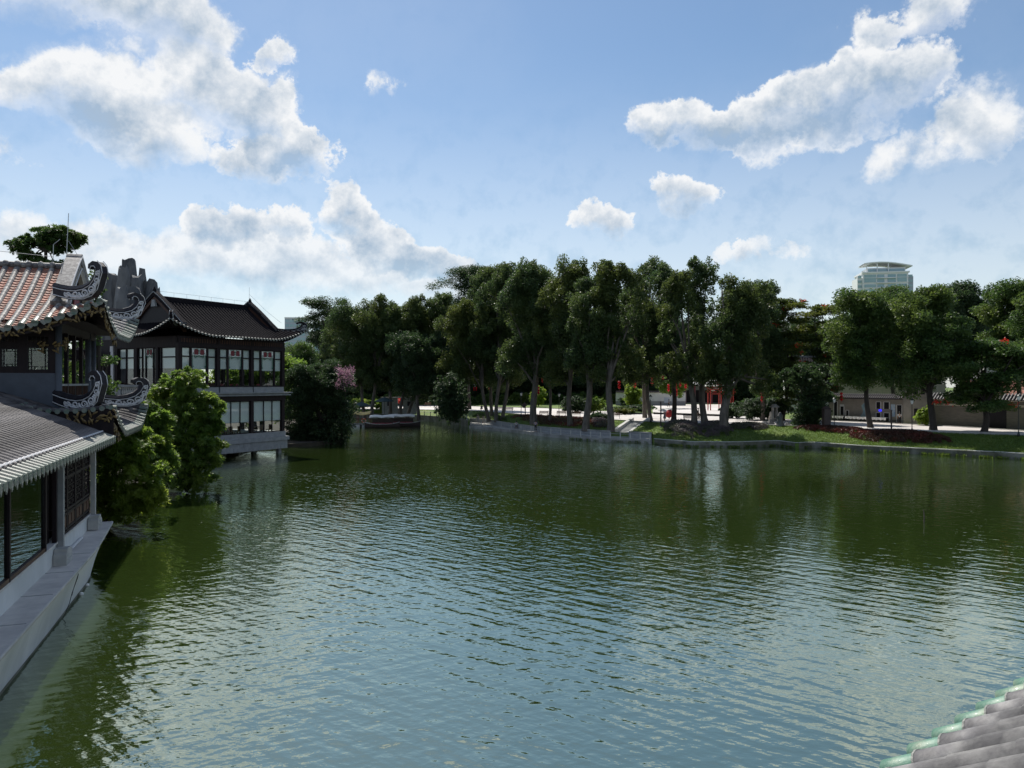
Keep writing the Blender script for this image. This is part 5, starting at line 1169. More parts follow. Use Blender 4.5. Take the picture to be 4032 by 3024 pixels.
# red lanterns hanging in the trees
def make_lantern(n):
    o = empty('red_lantern', (0, 0, 0), cat='lantern')
    for i in range(n):
        z = -i*.42; m = MB(); m.lathe((0, 0, z-.19), [(.06, -.19), (.15, -.14), (.24, 0), (.24, .06), (.15, .17), (.06, .2)], 10); m.build('lantern_body', M['lantern'], o, smooth=True)
        m = MB(); m.lathe((0, 0, z), [(.07, 0), (.07, .03)], 8); m.build('lantern_ring', M['gold'], o)
    m = MB(); m.tube([(0, 0, .02), (0, 0, 2.6)], .008, 4); m.build('cord', M['metal_d'], o)
    m = MB(); m.lathe((0, 0, -n*.42-.22), [(.05, 0), (.035, .24)], 6); m.build('tassel', M['red'], o); return o
LP = {k: None for k in (2, 3)}
for i, (u, v, D, n, lab) in enumerate(((1928,1518,150,2,'red lantern pair hanging left of the pale fluted trunk'),(2120,1522,128,3,'red lantern string hanging beside the gnarled trunk'),(2136,1484,135,2,'small red lantern pair high right of the gnarled trunk'),
      (2438,1500,120,3,'red lantern string left of the staircase trees'),(2500,1496,125,3,'red lantern string above the staircase head'),(2568,1482,122,3,'red lantern string on the slender staircase tree'),(2610,1480,135,2,'faint red lantern pair high between the staircase trees'),
      (2632,1512,128,3,'red lantern string over the white umbrella'),(2660,1500,122,3,'longer red lantern string left of the dark leaning tree'),(2663,1530,124,3,'lower red lantern string at the dark leaning tree'),(2678,1492,126,3,'red lantern string behind the dark leaning tree'),
      (2700,1500,128,3,'red lantern string just left of the straight thick trunk'),(2717,1504,112,2,'bright red lantern pair in front of the straight thick trunk'),(3000,1547,112,3,'red lantern string in the trees left of the bank rocks'),(3302,1462,115,2,'red lantern pair high above the shop roof'),(3313,1545,112,3,'red lantern string before the shop awning'))):
    if LP[n] is None: LP[n] = make_lantern(n); o = LP[n]
    else: o = copy_tree(LP[n])
    o.location = A(u, v, D); tag(o, lab, 'lantern', 'red lanterns hanging in the trees')

# ------------------------------------------------------------------ people
def skinned(name, joints, edges, mt_, parent, root=0, sub=1):
    me = bpy.data.meshes.new(name); me.from_pydata([j[0] for j in joints], edges, []); o = link(name, me, M[mt_], parent)
    o.modifiers.new('skin', 'SKIN'); sk_ = me.skin_vertices[0].data
    for i, j in enumerate(joints): r = j[1]; sk_[i].radius = (r, r) if isinstance(r, (int, float)) else r; sk_[i].use_root = (i == root)
    s = o.modifiers.new('sub', 'SUBSURF'); s.levels = sub; s.render_levels = sub
    return o
def person(p, rz, label, top, bottom, pose='stand', h=1.65, skirt=False, hold=None):
    o = empty('person', p, rz, label=label, cat='person'); k = h/1.7
    hip, knee, ank = .92, .50, .08
    if pose == 'walk':   legs = [((.09, 0, hip), (.10, -.16, knee), (.10, -.10, ank), (.10, -.26, .04)), ((-.09, 0, hip), (-.10, .06, knee), (-.10, .30, ank+.04), (-.10, .18, .04))]
    elif pose == 'sit':  legs = [((.09, 0, .50), (.11, -.42, .52), (.11, -.46, .1), (.11, -.62, .05)), ((-.09, 0, .50), (-.11, -.42, .52), (-.11, -.44, .1), (-.11, -.60, .05))]; hip = .50
    else:                legs = [((.09, 0, hip), (.10, -.02, knee), (.10, .03, ank), (.11, -.13, .04)), ((-.09, 0, hip), (-.11, -.01, knee), (-.12, .04, ank), (-.13, -.12, .04))]
    hz_ = hip; ch = hz_+.40; nk = hz_+.56; hd = hz_+.70; lean = -.05 if pose != 'stand' else 0
    arms = [((.20, lean, ch+.08), (.26, lean+.06, ch-.18), (.22, lean-.12, ch-.36), (.21, lean-.2, ch-.42)), ((-.20, lean, ch+.08), (-.27, lean+.05, ch-.18), (-.24, lean-.05, ch-.42), (-.23, lean-.08, ch-.5))]
    if hold: arms[0] = ((.20, lean, ch+.08), (.27, lean-.05, ch-.16), (.16, lean-.26, ch-.02), (.14, lean-.3, ch+.06))
    S = lambda q: tuple(c*k for c in q)
    J = [(S((0, 0, hz_)), .13), (S((0, lean*.5, hz_+.2)), .115), (S((0, lean, ch)), (.15, .11)), (S((0, lean, nk)), .05), (S((0, lean-.02, hd-.02)), (.075, .085)), (S((0, lean-.02, hd+.10)), (.07, .085))]
    E_ = [(0, 1), (1, 2), (2, 3), (3, 4), (4, 5)]
    for a in arms:
        n = len(J); J += [(S(q), r) for q, r in zip(a, (.055, .042, .034, .03))]; E_ += [(2, n), (n, n+1), (n+1, n+2), (n+2, n+3)]
    for l in legs:
        n = len(J); J += [(S(q), r) for q, r in zip(l, (.085, .06, .042, .04))]; E_ += [(0, n), (n, n+1), (n+1, n+2), (n+2, n+3)]
    skinned('body', J, E_, 'skin', o)
    Js = [(J[0][0], .145), (J[1][0], .13), (J[2][0], (.168, .125)), ((J[3][0][0], J[3][0][1], J[3][0][2]-.05), .07)]; Es = [(0, 1), (1, 2), (2, 3)]
    for a in arms:
        n = len(Js); mid_ = tuple(a[0][i]*.35+a[1][i]*.65 for i in range(3)); Js += [(S(a[0]), .07), (S(mid_), .062)]; Es += [(2, n), (n, n+1)]
    skinned('shirt', Js, Es, top, o)
    if skirt:
        m = MB(); m.lathe((0, 0, 0), [(.15*k, (hz_+.08)*k), (.19*k, (hz_-.1)*k), (.27*k, (hz_-.48)*k), (.26*k, (hz_-.5)*k)], 12); m.build('skirt', M[bottom], o, smooth=True)
    else:
        Jl = [(J[0][0], .15)]; El = []
        for l in legs:
            n = len(Jl); fk = .9 if pose != 'sit' else .5; an = tuple(l[1][i]*(1-fk)+l[2][i]*fk for i in range(3)); Jl += [(S(l[0]), .10), (S(l[1]), .075), (S(an), .06)]; El += [(0, n), (n, n+1), (n+1, n+2)]
        skinned('trousers', Jl, El, bottom, o)
    m = MB(); c = S((0, lean+.005, hd+.08)); m.lathe((c[0], c[1], c[2]), [(.09*k, -.14*k), (.115*k, -.02), (.11*k, .06*k), (.07*k, .115*k), (.01, .13*k)], 10); m.build('hair', M['hair'], o, smooth=True)
    m = MB()
    for s in (-1, 1): m.lathe(S((s*.035, lean-.105, hd+.04)), [(.004, -.008), (.011, 0), (.004, .008)], 6)
    m.lathe(S((0, lean-.115, hd-.005)), [(.018, -.025), (.012, .02), (.003, .04)], 6); m.build('face', M['hair'], o)
    return o
def umbrella(p, mt_, label, r=.62, tilt=(0, 0, 0)):
    o = empty('umbrella', p, label=label, cat='umbrella'); o.rotation_euler = tilt
    m = MB(); n = 8; rings = [[(0, 0, .32)]*n]
    vs = [(0, 0, .34)]; fs = []
    for q, z in ((.35, .29), (.7, .18), (1, 0)): vs += [(r*q*math.cos(2*math.pi*j/n), r*q*math.sin(2*math.pi*j/n), z) for j in range(n)]
    fs = [(0, 1+j, 1+(j+1) % n) for j in range(n)]+[(1+i*n+j, 1+(i+1)*n+j, 1+(i+1)*n+(j+1) % n, 1+i*n+(j+1) % n) for i in range(2) for j in range(n)]
    m.add(vs, fs); m.build('canopy', M[mt_], o); m = MB(); m.tube([(0, 0, .42), (0, 0, -.55)], .012, 5); m.build('shaft', M['metal'], o); return o
def tp(u, f): D = Dw(u)+(Dc(u)-.3-Dw(u))*f; return Vector(((u-2016)/FPX*D, D, TZ))
person(tp(1882, .7), .4, 'person in pale grey clothes walking left of a pair on the terrace curve', 'c_grey', 'c_grey', 'walk')
person(tp(1904, .7), .3, 'person in a pale dress walking right of a pair on the terrace curve', 'c_beige', 'c_beige', 'walk', skirt=True)
pt = tp(2033, .9); person(pt-Vector((0, .1, 0)), 0, 'person in a white top and dark trousers sitting against the terrace wall', 'c_white', 'c_navy', 'sit')
o = empty('stone_stool', pt+Vector((0, -.1, 0)), label='low stone seat under the sitting person on the terrace', cat='stool'); m = MB(); m.box(-.3, .3, -.2, .22, .34, .41); m.build('seat', M['granite_l'], o); m = MB(); m.box(-.22, .22, -.14, .16, 0, .34); m.build('foot', M['granite'], o)
person(tp(2109, .75), math.pi, 'person in a purple top and black shorts standing on the terrace', 'c_purple', 'c_black', 'stand', 1.7)
person(at_v(1897, 1617)+Vector((0, -.2, 0)), -.4, 'dark clothed person sitting on the promenade edge behind the leaning trunk', 'c_black', 'c_black', 'sit')
person(at_v(2555, 1652), -1.2, 'person in dark clothes walking behind the slender staircase tree', 'c_black', 'c_black', 'walk')
p = at_v(2617, 1658); person(p, 2.6, 'person in a grey dress walking under a white umbrella', 'c_grey', 'c_grey', 'walk', 1.6, True, hold=True); umbrella(p+Vector((-.3, .2, 1.55)), 'canvas_w', 'white umbrella held over the person in the grey dress', .75, (.15, .1, 0))
p = at_v(2641, 1652); person(p, 1.2, 'person in black half hidden behind a red umbrella', 'c_black', 'c_black', 'walk', 1.55, hold=True); umbrella(p+Vector((-.35, -.35, .95)), 'c_red', 'red umbrella carried low beside the dark leaning tree', .7, (1.25, 0, -.5))
person(at_v(2748, 1652), .9, 'person in black with a backpack walking on the sunlit promenade', 'c_black', 'c_black', 'walk', 1.75)
person(G(2633, 1604, PZ+.345), 1.3, 'small distant dark figure walking past the white garden wall', 'c_navy', 'c_black', 'walk', 1.7)
cw = Vector(W2(1620, Dw(1620)+1.2, 1.26)); person(cw, 0, 'person in olive clothes and pale hat on the cove walkway', 'c_green', 'c_black', 'stand', 1.7)
person(Vector(W2(3542, Df(3542)-1.0, PZ)), -.4, 'person in a pale top standing before the shop entrance', 'c_white', 'c_black', 'stand', 1.65)

# ------------------------------------------------------------------ dock, boats and parasols in the cove
dk = G(1400, 1681); dock = empty('floating_dock', dk, .06, label='low pontoon dock with a yellow awning in the cove', cat='dock')
m = MB(); m.box(-2.9, 2.9, -1.2, 1.6, .45, .62); m.build('deck', M['granite_l'], dock)
for x in (-2.2, 0, 2.2): m = MB(); m.box(x-.9, x+.9, -1.15, 1.4, -.3, .45); m.build('pontoon', M['whitewall'], dock)
for x in (-2.4, .4, 2.6):
    for y in (-.9, 1.3): m = MB(); m.tube([(x, y, .62), (x, y, 2.45)], .04, 6); m.build('pole', M['redpanel'], dock)
rws = [[(-2.8+5.6*i/20, y, 2.45+.10*math.cos(i*math.pi/5)+(.35 if abs(y) < .5 else 0)) for y in (-1.3, .2, 1.7)] for i in range(21)]
m = MB(); m.grid(rws); m.grid([[(r[0][0], r[0][1], r[0][2]), (r[0][0], r[0][1]-.02, r[0][2]-.18)] for r in rws]); m.build('awning', M['canvas_y'], dock)
m = MB()
for x in np.linspace(-2.4, 2.6, 12): m.tube([(x, 1.3, .62), (x, 1.3, 1.5)], .025, 5)
m.tube([(-2.4, 1.3, 1.5), (2.6, 1.3, 1.5)], .03, 5); m.build('dock_rail', M['redpanel'], dock)
lb = dk+Vector((1.7, -1.0, 1.2)); o = empty('life_ring', lb, label='orange life ring hung on the dock under the yellow awning', cat='life ring'); m = MB(); m.tube([(.36*math.cos(a), 0, .36*math.sin(a)) for a in np.linspace(0, 2*math.pi, 21)], .085, 8, cap=False); m.build('ring', M['orangebuoy'], o, smooth=True)
m = MB()
for a in (0, 1.57, 3.14, 4.71): m.tube([(.36*math.cos(a+d), 0, .36*math.sin(a+d)) for d in (-.12, 0, .12)], .092, 8)
m.build('band', M['canvas_w'], o)
def pleasure_boat(p, rz, L, label, cloths):
    o = empty('pleasure_boat', p, rz, label=label, cat='boat', group='covered boats moored at the dock'); rows = []
    for i in range(15):
        s = i/14; x = -L/2+L*s; wd = .85*math.sin(math.pi*min(1, max(0, .08+.84*s)))**.45; zz_ = .62+.35*abs(2*s-1)**3
        rows.append([(x, -wd, zz_), (x, -wd*.9, .15), (x, -wd*.4, -.25), (x, wd*.4, -.25), (x, wd*.9, .15), (x, wd, zz_)])
    m = MB(); m.grid(rows); m.build('hull', M['boatwood'], o, smooth=True); m = MB(); m.grid([[(r[0][0], r[0][1], r[0][2]-.15), (r[5][0], r[5][1], r[5][2]-.15)] for r in rows]); m.build('deck', M['benchwood'], o)
    m = MB(); m.tube([(r[0][0], r[0][1]-.02, r[0][2]) for r in rows], .05, 5); m.tube([(r[5][0], r[5][1]+.02, r[5][2]) for r in rows], .05, 5); m.build('gunwale', M['stone'], o)
    for x in np.linspace(-L*.32, L*.32, 4):
        for s in (-1, 1): m = MB(); m.tube([(x, s*.75, .55), (x, s*.75, 1.95)], .03, 5); m.build('pole', M['brownwood'], o)
    rw_ = [[(-L*.36+L*.72*i/24, y, 1.95+.12*abs(math.sin(i*math.pi/12))+(.22 if abs(y) < .2 else 0)) for y in (-1.0, -.5, 0, .5, 1.0)] for i in range(25)]
    m = MB(); m.grid(rw_); m.grid([[r[0], (r[0][0], r[0][1]-.03, r[0][2]-.2)] for r in rw_]); m.build('canopy', M[cloths], o)
    m = MB(); m.box(-L*.3, L*.3, -.6, -.25, .5, .85); m.build('bench_seat', M['redpanel'], o)
    m = MB(); m.box(-L*.3, L*.3, .7, .74, .6, 1.5); m.build('side_screen', M['boatwood'], o)
pleasure_boat(G(1505, 1683), .05, 6.2, 'dark wooden boat with white scalloped canopy next to the dock', 'canvas_w')
pleasure_boat(G(1570, 1680)+Vector((.4, 1.2, 0)), .02, 6.8, 'longer dark boat with grey white canopy farther from the dock', 'canvas_w')
for (u, D), lab in (((1425, 150), 'dark blue parasol behind the yellow dock awning'), ((1514, 147), 'dark blue parasol behind the white boat canopies')):
    p = gpt(u, D); o = empty('parasol', p, label=lab, cat='parasol', group='parasols by the cove'); m = MB(); n = 8; vs = [(0, 0, 3.2)]+[(1.75*math.cos(2*math.pi*j/n), 1.75*math.sin(2*math.pi*j/n), 2.45) for j in range(n)]+[(1.75*math.cos(2*math.pi*j/n), 1.75*math.sin(2*math.pi*j/n), 2.27) for j in range(n)]
    m.add(vs, [(0, 1+j, 1+(j+1) % n) for j in range(n)]+[(1+j, 1+n+j, 1+n+(j+1) % n, 1+(j+1) % n) for j in range(n)]); m.build('canopy', M['canvas_b'], o); m = MB(); m.tube([(0, 0, -.5), (0, 0, 3.15)], .04, 6); m.build('pole', M['metal_d'], o)
o = empty('stone_gatehouse', Vector(W2(1570, 158, 1.9)), label='low grey stone gatehouse wall in the shade behind the moored boats', cat='wall')
for x0, x1, h_ in ((-3.4, -.2, 3.0), (.9, 3.6, 3.0), (-3.4, 3.6, .9)): m = MB(); m.box(x0, x1, -.2 if h_ > 1 else -.1, .3, -.3, h_); m.build('wall_body', M['granite'], o)
m = MB(); m.box(-3.6, 3.8, -.35, .45, 3.0, 3.2); m.build('coping', M['granite_l'], o)
for x in (-1.9, 2.2): m = MB(); m.box(x-.4, x+.4, -.26, -.2, 1.4, 2.3); m.build('lattice_window', M['black'], o)
# cove railing
cr_ = empty('cove_railing', Vector(W2(1700, Dw(1700), 1.25)), label='stone post railing along the curved cove walkway', cat='railing')
for u in np.linspace(1480, 1838, 16): link('post', pme, M['stone'], cr_, Vector(W2(u, Dw(u)+.1, 1.25))-cr_.location)
m = MB(cr_.location); m.tube([W2(u, Dw(u)+.1, 1.95) for u in np.linspace(1480, 1838, 30)], .05, 5); m.build('rail', M['stone'], cr_)

m = MB(); m.tube([(0, 0, -.4), (.03, 0, .35), (0, .02, .75)], [.035, .03, .02], 6); m.build('water_stake', M['boatwood'], loc=G(3637, 2058), label='lone dark stake poking out of the right side of the lake', cat='stake')
# ------------------------------------------------------------------ bank rocks, hose and planting
for i, (u, v, rx, h_, lab) in enumerate(((3012,1678,.75,.7,'grey boulder left of the tiny stone arch on the bank'),(3036,1676,.55,.9,'pale topped rock on the promenade edge by the evergreen'),(3072,1682,.5,2.0,'tall dark standing rock beside the evergreen bush'),(3100,1680,.6,.6,'flat rock right of the tall standing rock'),
        (3065,1710,.6,.55,'layered rock at the little bank waterfall, left side'),(3112,1712,.6,.5,'layered rock at the little bank waterfall, right side'),(3092,1742,.85,.8,'dark rock at the waterline inlet, left one'),(3160,1744,.9,.9,'round dark rock at the waterline inlet, right one'),(3135,1750,.7,.4,'low rock between the two waterline rocks'),
        (2930,1674,.5,.3,'small flat rock at the paving edge near the leaning tree'),(2990,1676,.4,.35,'small dark rock at the paving edge before the flower bed'))):
    z = 1.0 if v < 1730 else .3; z = PZ-.2 if v < 1690 else z; p = G(u, v, z); p.z = z
    o = rock('boulder', (0, 0), rx, rx*.8, -.25, h_, None, .5, i+40, 'rock', 8, 5, off=Vector((0, 0, 0))); o.location = p; tag(o, lab, 'rock', 'rocks on the lawn bank')
hp = [(2570,1744),(2640,1748),(2725,1751),(2800,1749),(2900,1743),(2980,1738),(3063,1734),(3095,1742),(3139,1755),(3170,1750),(3198,1743),(3300,1748),(3400,1754),(3560,1761),(3731,1770),(3760,1768),(3880,1779),(4032,1787),(4200,1797)]
m = MB(); m.tube([Vector(W2(u, Dw(u)+.12+.12*math.sin(u*.05), .70)) for u in np.arange(2575, 4350, 16)], .035, 5); m.build('garden_hose', M['hose'], label='pale hose lying along the stone lake rim below the lawn', cat='hose')
def cover(name, label, u0, u1, t0, t1, mt_, h_, n, L=.16, Wd=.10, mound=.25):
    c = []
    uu = rng.uniform(u0, u1, n); tt = rng.uniform(t0, t1, n)
    for u, t in zip(uu, tt):
        a = (2*(u-u0)/(u1-u0)-1); b = (2*(t-t0)/(t1-t0)-1); q = 1-a*a-b*b*.8
        if q < 0 or math.sin(u*.09)*math.cos(t*17+u*.03) > .2+q: continue
        p = bank_point(u, t); c.append((p.x, p.y, p.z+rng.random()*h_*min(1, q*2.5)+mound*max(0, q)**.6))
    c = np.array(c); o = link(name, quadmesh(name, leaves(c, L, Wd)), M[mt_], kind='stuff', label=label); return o
cover('red_bedding', 'reddish bedding plants on the right bank', 3330, 3760, .30, .85, 'cover_red', .3, 16000)
cover('brown_bedding', 'dark reddish bedding plants below the middle trees', 2010, 2420, .22, .95, 'cover_red', .3, 15000)
cover('brown_bedding', 'dark brown bedding along the lawn edge before the shops', 3120, 3440, .6, 1, 'cover_red', .25, 9000)
cover('purple_bedding', 'grey purple low shrubs left of the leaning tree', 2610, 2765, .2, .97, 'cover_purple', .35, 9000, mound=.7)
cover('purple_bedding', 'grey purple low shrubs around the leaning tree', 2745, 2890, .3, .97, 'cover_purple', .35, 9000, mound=.6)
cover('purple_bedding', 'grey low shrubs along the promenade edge', 2860, 3030, .68, 1, 'cover_purple', .3, 6000, mound=.35)
cover('green_bedding', 'green low shrubs behind the curved terrace corner', 1860, 2000, .05, .6, 'cover_green', .3, 7000)
cover('green_bedding', 'pale green low shrubs near the staircase', 2320, 2400, .3, .95, 'cover_purple', .3, 3000, mound=.4)
# grass blades over the bank and reeds at the foot of the rim
n = 60000; uu = rng.uniform(1860, 4150, n); tt = rng.random(n); c = []
c = np.array([tuple(bank_point(u, t)) for u, t in zip(uu, tt)]); c[:, 2] += .05; d = np.tile(np.array([0, 0, 1.0]), (n, 1))
link('grass', quadmesh('grass', leaves(c, .2, .05, dirs=d)), M['grassblade'], kind='stuff', label='short grass blades on the lawn bank')
n = 3600; uu = np.concatenate([rng.uniform(2240, 2560, n//9), rng.uniform(2576, 4150, n)]); uu = uu[(np.sin(uu*.031)+np.sin(uu*.083+1)+np.sin(uu*.19+2)+rng.normal(size=len(uu))*.8) > .1]; c = np.array([W2(u, Dw(u)-.16-.35*rng.random()**2, .06+.14*rng.random()) for u in uu]); d = np.tile(np.array([0, 0, 1.0]), (len(c), 1))
link('reeds', quadmesh('reeds', leaves(c, .42, .06, dirs=d)), M['grassblade'], kind='stuff', label='reed grass along the waterline')
def shrub(u, D, r, h_, lm, label, z=None, grp='rounded shrubs in the park'):
    p = gpt(u, D) if z is None else Vector(((u-2016)/FPX*D, D, z)); cl = [((p.x+rng.uniform(-.5, .5)*r, p.y+rng.uniform(-.4, .4)*r, p.z+h_*rng.uniform(.3, .65)), (r*.62, r*.55, h_*.4)) for _ in range(7)]
    return bushy('shrub', label, 'shrub', p, cl, lm, .28, .12, 9, per=5, trunk_r=.05, group=grp)
shrub(2470, 165, 1.9, 2.6, 'leaf_dk', 'clipped round shrub before the left end of the white wall', PZ+.25)
shrub(2265, 150, 2.4, 3.0, 'leaf_dk', 'broad dark shrub behind the tall lamp tree', PZ+.25); shrub(2340, 150, 2.0, 2.4, 'leaf_mango2', 'leafy tropical plant behind the leaning pale trunk', PZ+.25)
shrub(2440, 142, 2.4, 1.0, 'leaf_fl', 'low yellow green mound beside the plaza lawn', PZ+.25); shrub(2490, 146, 3.2, 1.3, 'leaf_dk', 'low dark mound by the plaza edge', PZ+.25)
shrub(2120, 185, 1.8, 4.2, 'leaf_mango', 'bright green small tree on the sunlit lawn', PZ+.25); shrub(1495, 168, 1.6, 1.8, 'leaf_mango2', 'clipped round shrub above the white steps', 2.4); shrub(1415, 166, 2.2, 2.2, 'leaf_mango', 'pale bamboo clump beyond the dock', 2.4)
shrub(2500, 150, 1.7, 5.4, 'leaf_mango', 'bright sunlit small tree behind the staircase lanterns', PZ+.25); shrub(2640, 165, 3.2, 4.6, 'leaf_mango2', 'leafy tree behind the row of red lanterns', PZ+3)
shrub(2360, Dn(2360)-.5, 1.4, .9, 'leaf_dk', 'loose dark hedge at the promenade edge between the trunks'); shrub(3010, 121, 4.2, 3.0, 'leaf_dk', 'dark planted bed with shrubs behind the bank rocks', PZ+.2)
shrub(3640, 105, 1.1, 2.2, 'leaf_mango', 'bright potted shrub by the brick wall corner', PZ+.2); shrub(2900, 126, 2.2, 2.4, 'leaf_dk', 'dark shrub right of the red gate', PZ+.2)
shrub(1560, 171, 2.0, 1.3, 'flower_red', 'bed of orange flowers on the cove terrace', 3.2); shrub(1770, 128, 2.6, 6.8, 'leaf_dk', 'large dark round tree on the cove lawn', 1.9); shrub(1800, 127, 2.2, 5.4, 'leaf_dk', 'dark bushy tree leaning over the cove wall', 1.6)

# ------------------------------------------------------------------ park buildings
def frame_between(P, Q): d = (Q-P); return P, math.atan2(d.y, d.x), d.length
# white garden wall with grey plinth and posters
P_, a_, L_ = frame_between(Vector(W2(2425, 188, PZ+.3)), Vector(W2(2700, 186, PZ+.3)))
o = empty('garden_wall', P_, a_, label='white garden wall with grey plinth behind the staircase trees', cat='wall')
m = MB(); m.box(0, L_, 0, .3, 1.1, 3.2); m.build('wall_body', M['whitewall'], o); m = MB(); m.box(0, L_, -.06, .36, -.2, 1.1); m.build('plinth', M['greywall'], o)
m = MB(); m.hexa([(0, -.35, 3.2), (L_, -.35, 3.2), (L_, .65, 3.2), (0, .65, 3.2)], [(0, .1, 3.6), (L_, .1, 3.6), (L_, .2, 3.6), (0, .2, 3.6)]); m.build('tile_coping', M['tile_d'], o)
for x in (11.6, 13.4): m = MB(); m.box(x, x+1.3, -.12, -.07, .7, 2.0); m.build('poster_panel', M['towergrey'], o)
# hall with a pale striped tile roof
hp_ = Vector(W2(2785, 205, PZ+.3)); hall = empty('temple_hall', hp_, -.12, label='dark hall with pale striped tile roof behind the red gate', cat='hall')
m = MB(); m.box(-6, 6, 0, 7, -.2, 4.6); m.build('wall', M['greywall'], hall)
for x in (-5.8, -3.4, -1.1, 1.1, 3.4, 5.8): m = MB(); m.lathe((x, -1.2, 0), [(.22, 0), (.18, .3), (.18, 4.8)], 8); m.build('column', M['redpanel'], hall)
for x in (-4.6, -2.2, 0, 2.2, 4.6): m = MB(); m.box(x-.8, x+.8, -.06, .0, .3, 3.6); m.build('door', M['darkwood'], hall)
m = MB(); m.grid([[(-7.2, -2, 5.0), (-7, 3.5, 9.2)], [(7.2, -2, 5.0), (7, 3.5, 9.2)]]); m.grid([[(-7.2, 9, 5.0), (-7, 3.5, 9.2)], [(7.2, 9, 5.0), (7, 3.5, 9.2)]]); hr = m.build('roof', M['black'], hall)
tm = MB(); barrel(tm, [(0, -2.1, 5.05), (0, .5, 6.75), (0, 3.5, 9.3)], .15, (1, 0, 0), step=.8, n=5); tme = tm.mesh('tile_row')
for x in np.arange(-7, 7.1, .55): link('tile_row', tme, M['whitewall'], hr, (x, 0, 0))  # rows coloured near white to look sunlit; the light is in the colour
m = MB(); m.box(-7.2, 7.2, 3.3, 3.7, 9.1, 9.7); m.build('ridge', M['granite_l'], hr)
# red steel gate frame
g0 = G(2838, 1616, PZ+.345); gate = empty('red_gate', g0, -.08, label='red timber gate frame with layered crossbeams on the plaza', cat='gate')
for x in (-2.5, -2.0, -.35, .1, 1.3, 2.0, 2.45):
    m = MB(); m.box(x-.09, x+.09, -.09, .09, 0, 4.6 if abs(x) > 1.5 else 5.2); m.build('post', M['red'], gate)
for z, x0, x1, dy in ((3.6, -2.9, 2.9, 0), (4.1, -2.6, 2.7, .02), (4.55, -2.9, 2.4, -.02), (5.1, -1.4, 1.2, 0), (5.5, -1.0, .9, .01), (3.2, -1.6, 2.6, .015)):
    m = MB(); m.box(x0, x1, -.11+dy, .11+dy, z, z+.16); m.build('crossbeam', M['red'], gate)
for x, z, mt_ in ((-1.6, 3.85, 'cream'), (-.6, 4.32, 'canvas_w'), (.6, 3.86, 'canvas_w'), (1.7, 4.3, 'cream'), (.9, 3.5, 'peony_green')): m = MB(); m.box(x-.45, x+.45, -.05, .05, z, z+.22); m.build('panel', M[mt_], gate)
m = MB(); m.box(-.7, .5, -.2, .2, 5.66, 6.1); m.build('finial_block', M['red'], gate)
# white shop terrace
P_, a_, L_ = frame_between(Vector(W2(3262, Df(3262)+2.5, PZ)), Vector(W2(3660, Df(3660)+2.5, PZ)))
shop = empty('shop_building', P_, a_, label='cream shop building with dark tiled awning behind the right promenade', cat='shop')
m = MB(); m.box(0, L_*.82, 0, 6, -.2, 3.5); m.build('wall', M['shopwall'], shop); m = MB(); m.box(0, L_*.82, -.02, .1, -.2, .45); m.build('plinth', M['brick'], shop)
m = MB(); m.hexa([(-.3, -.7, 3.42), (L_*.82, -.7, 3.42), (L_*.82, .4, 3.5), (-.3, .4, 3.5)], [(-.3, -.7, 3.5), (L_*.82, -.7, 3.5), (L_*.82, .4, 4.15), (-.3, .4, 4.15)]); aw = m.build('awning_roof', M['tile_d'], shop)
tm = MB(); barrel(tm, [(0, -.72, 3.52), (0, .4, 4.18)], .08, (1, 0, 0), step=.6, n=5); tme = tm.mesh('tile_row')
for x in np.arange(-.2, L_*.82, .32): link('tile_row', tme, M['tile'], aw, (x, 0, 0))
for i, (f0, f1, z0, z1) in enumerate(((.06, .10, .1, 2.9), (.13, .17, .9, 2.2), (.19, .22, .8, 1.6), (.50, .545, 2.0, 3.0), (.575, .63, 2.0, 3.0), (.50, .545, .2, 1.4), (.575, .63, .2, 1.4), (.70, .75, .1, 2.6))):
    m = MB(); m.box(L_*f0, L_*f1, -.04, -.015, z0, z1); wo_ = m.build('window' if z0 > .15 else 'door', M['glass_d'] if False else M['black'], shop)
    m = MB()
    for x in (L_*f0, L_*f1): m.box(x-.05, x+.05, -.07, 0, z0, z1)
    m.box(L_*f0, L_*f1, -.065, 0, z1, z1+.08); m.build('frame', M['white'], wo_)
m = MB(); m.box(L_*.645, L_*.685, -.05, -.02, .9, 2.7); m.build('blue_banner', mat('blue banner', (.12, .25, .48), (.5, .58, .66), 2.2, .7), shop)
m = MB(); m.add([(L_*.33, -.02, .5), (L_*.40, -.03, .4), (L_*.43, -.03, 1.2), (L_*.42, -.03, 2.3), (L_*.385, -.03, 2.9), (L_*.35, -.03, 2.4), (L_*.37, -.03, 1.5)], [(0, 1, 2, 3, 4, 5, 6)]); m.build('blue_mural', mat('blue painted mural', (.14, .27, .36), (.32, .42, .46), 1.5, .8), shop)
neon = bpy.data.materials.new('blue sign light'); neon.use_nodes = True; b_ = neon.node_tree.nodes['Principled BSDF']; b_.inputs['Base Color'].default_value = (.02, .02, .6, 1); b_.inputs['Emission Color'].default_value = (.03, .03, 1, 1); b_.inputs['Emission Strength'].default_value = 1.2
m = MB(); m.box(L_*.528, L_*.555, -.10, -.05, 1.62, 1.9); m.build('lit_sign', neon, shop)
m = MB(); m.box(L_*.128, L_*.172, -.09, -.05, 2.3, 2.5); m.build('name_strip', M['white'], shop)
m = MB(); m.box(L_*.80, L_*1.02, -1.2, 4, -.2, 5.6); m.box(L_*.79, L_*1.03, -1.3, 4.1, 3.5, 3.7); m.build('corner_bay', M['shopwall'], shop)
for x, z in ((.84, 4.2), (.90, 4.2), (.96, 4.2), (.90, 1.2)): m = MB(); m.box(L_*x, L_*(x+.035), -1.25, -1.2, z, z+1.0); m.build('window', M['black'], shop)
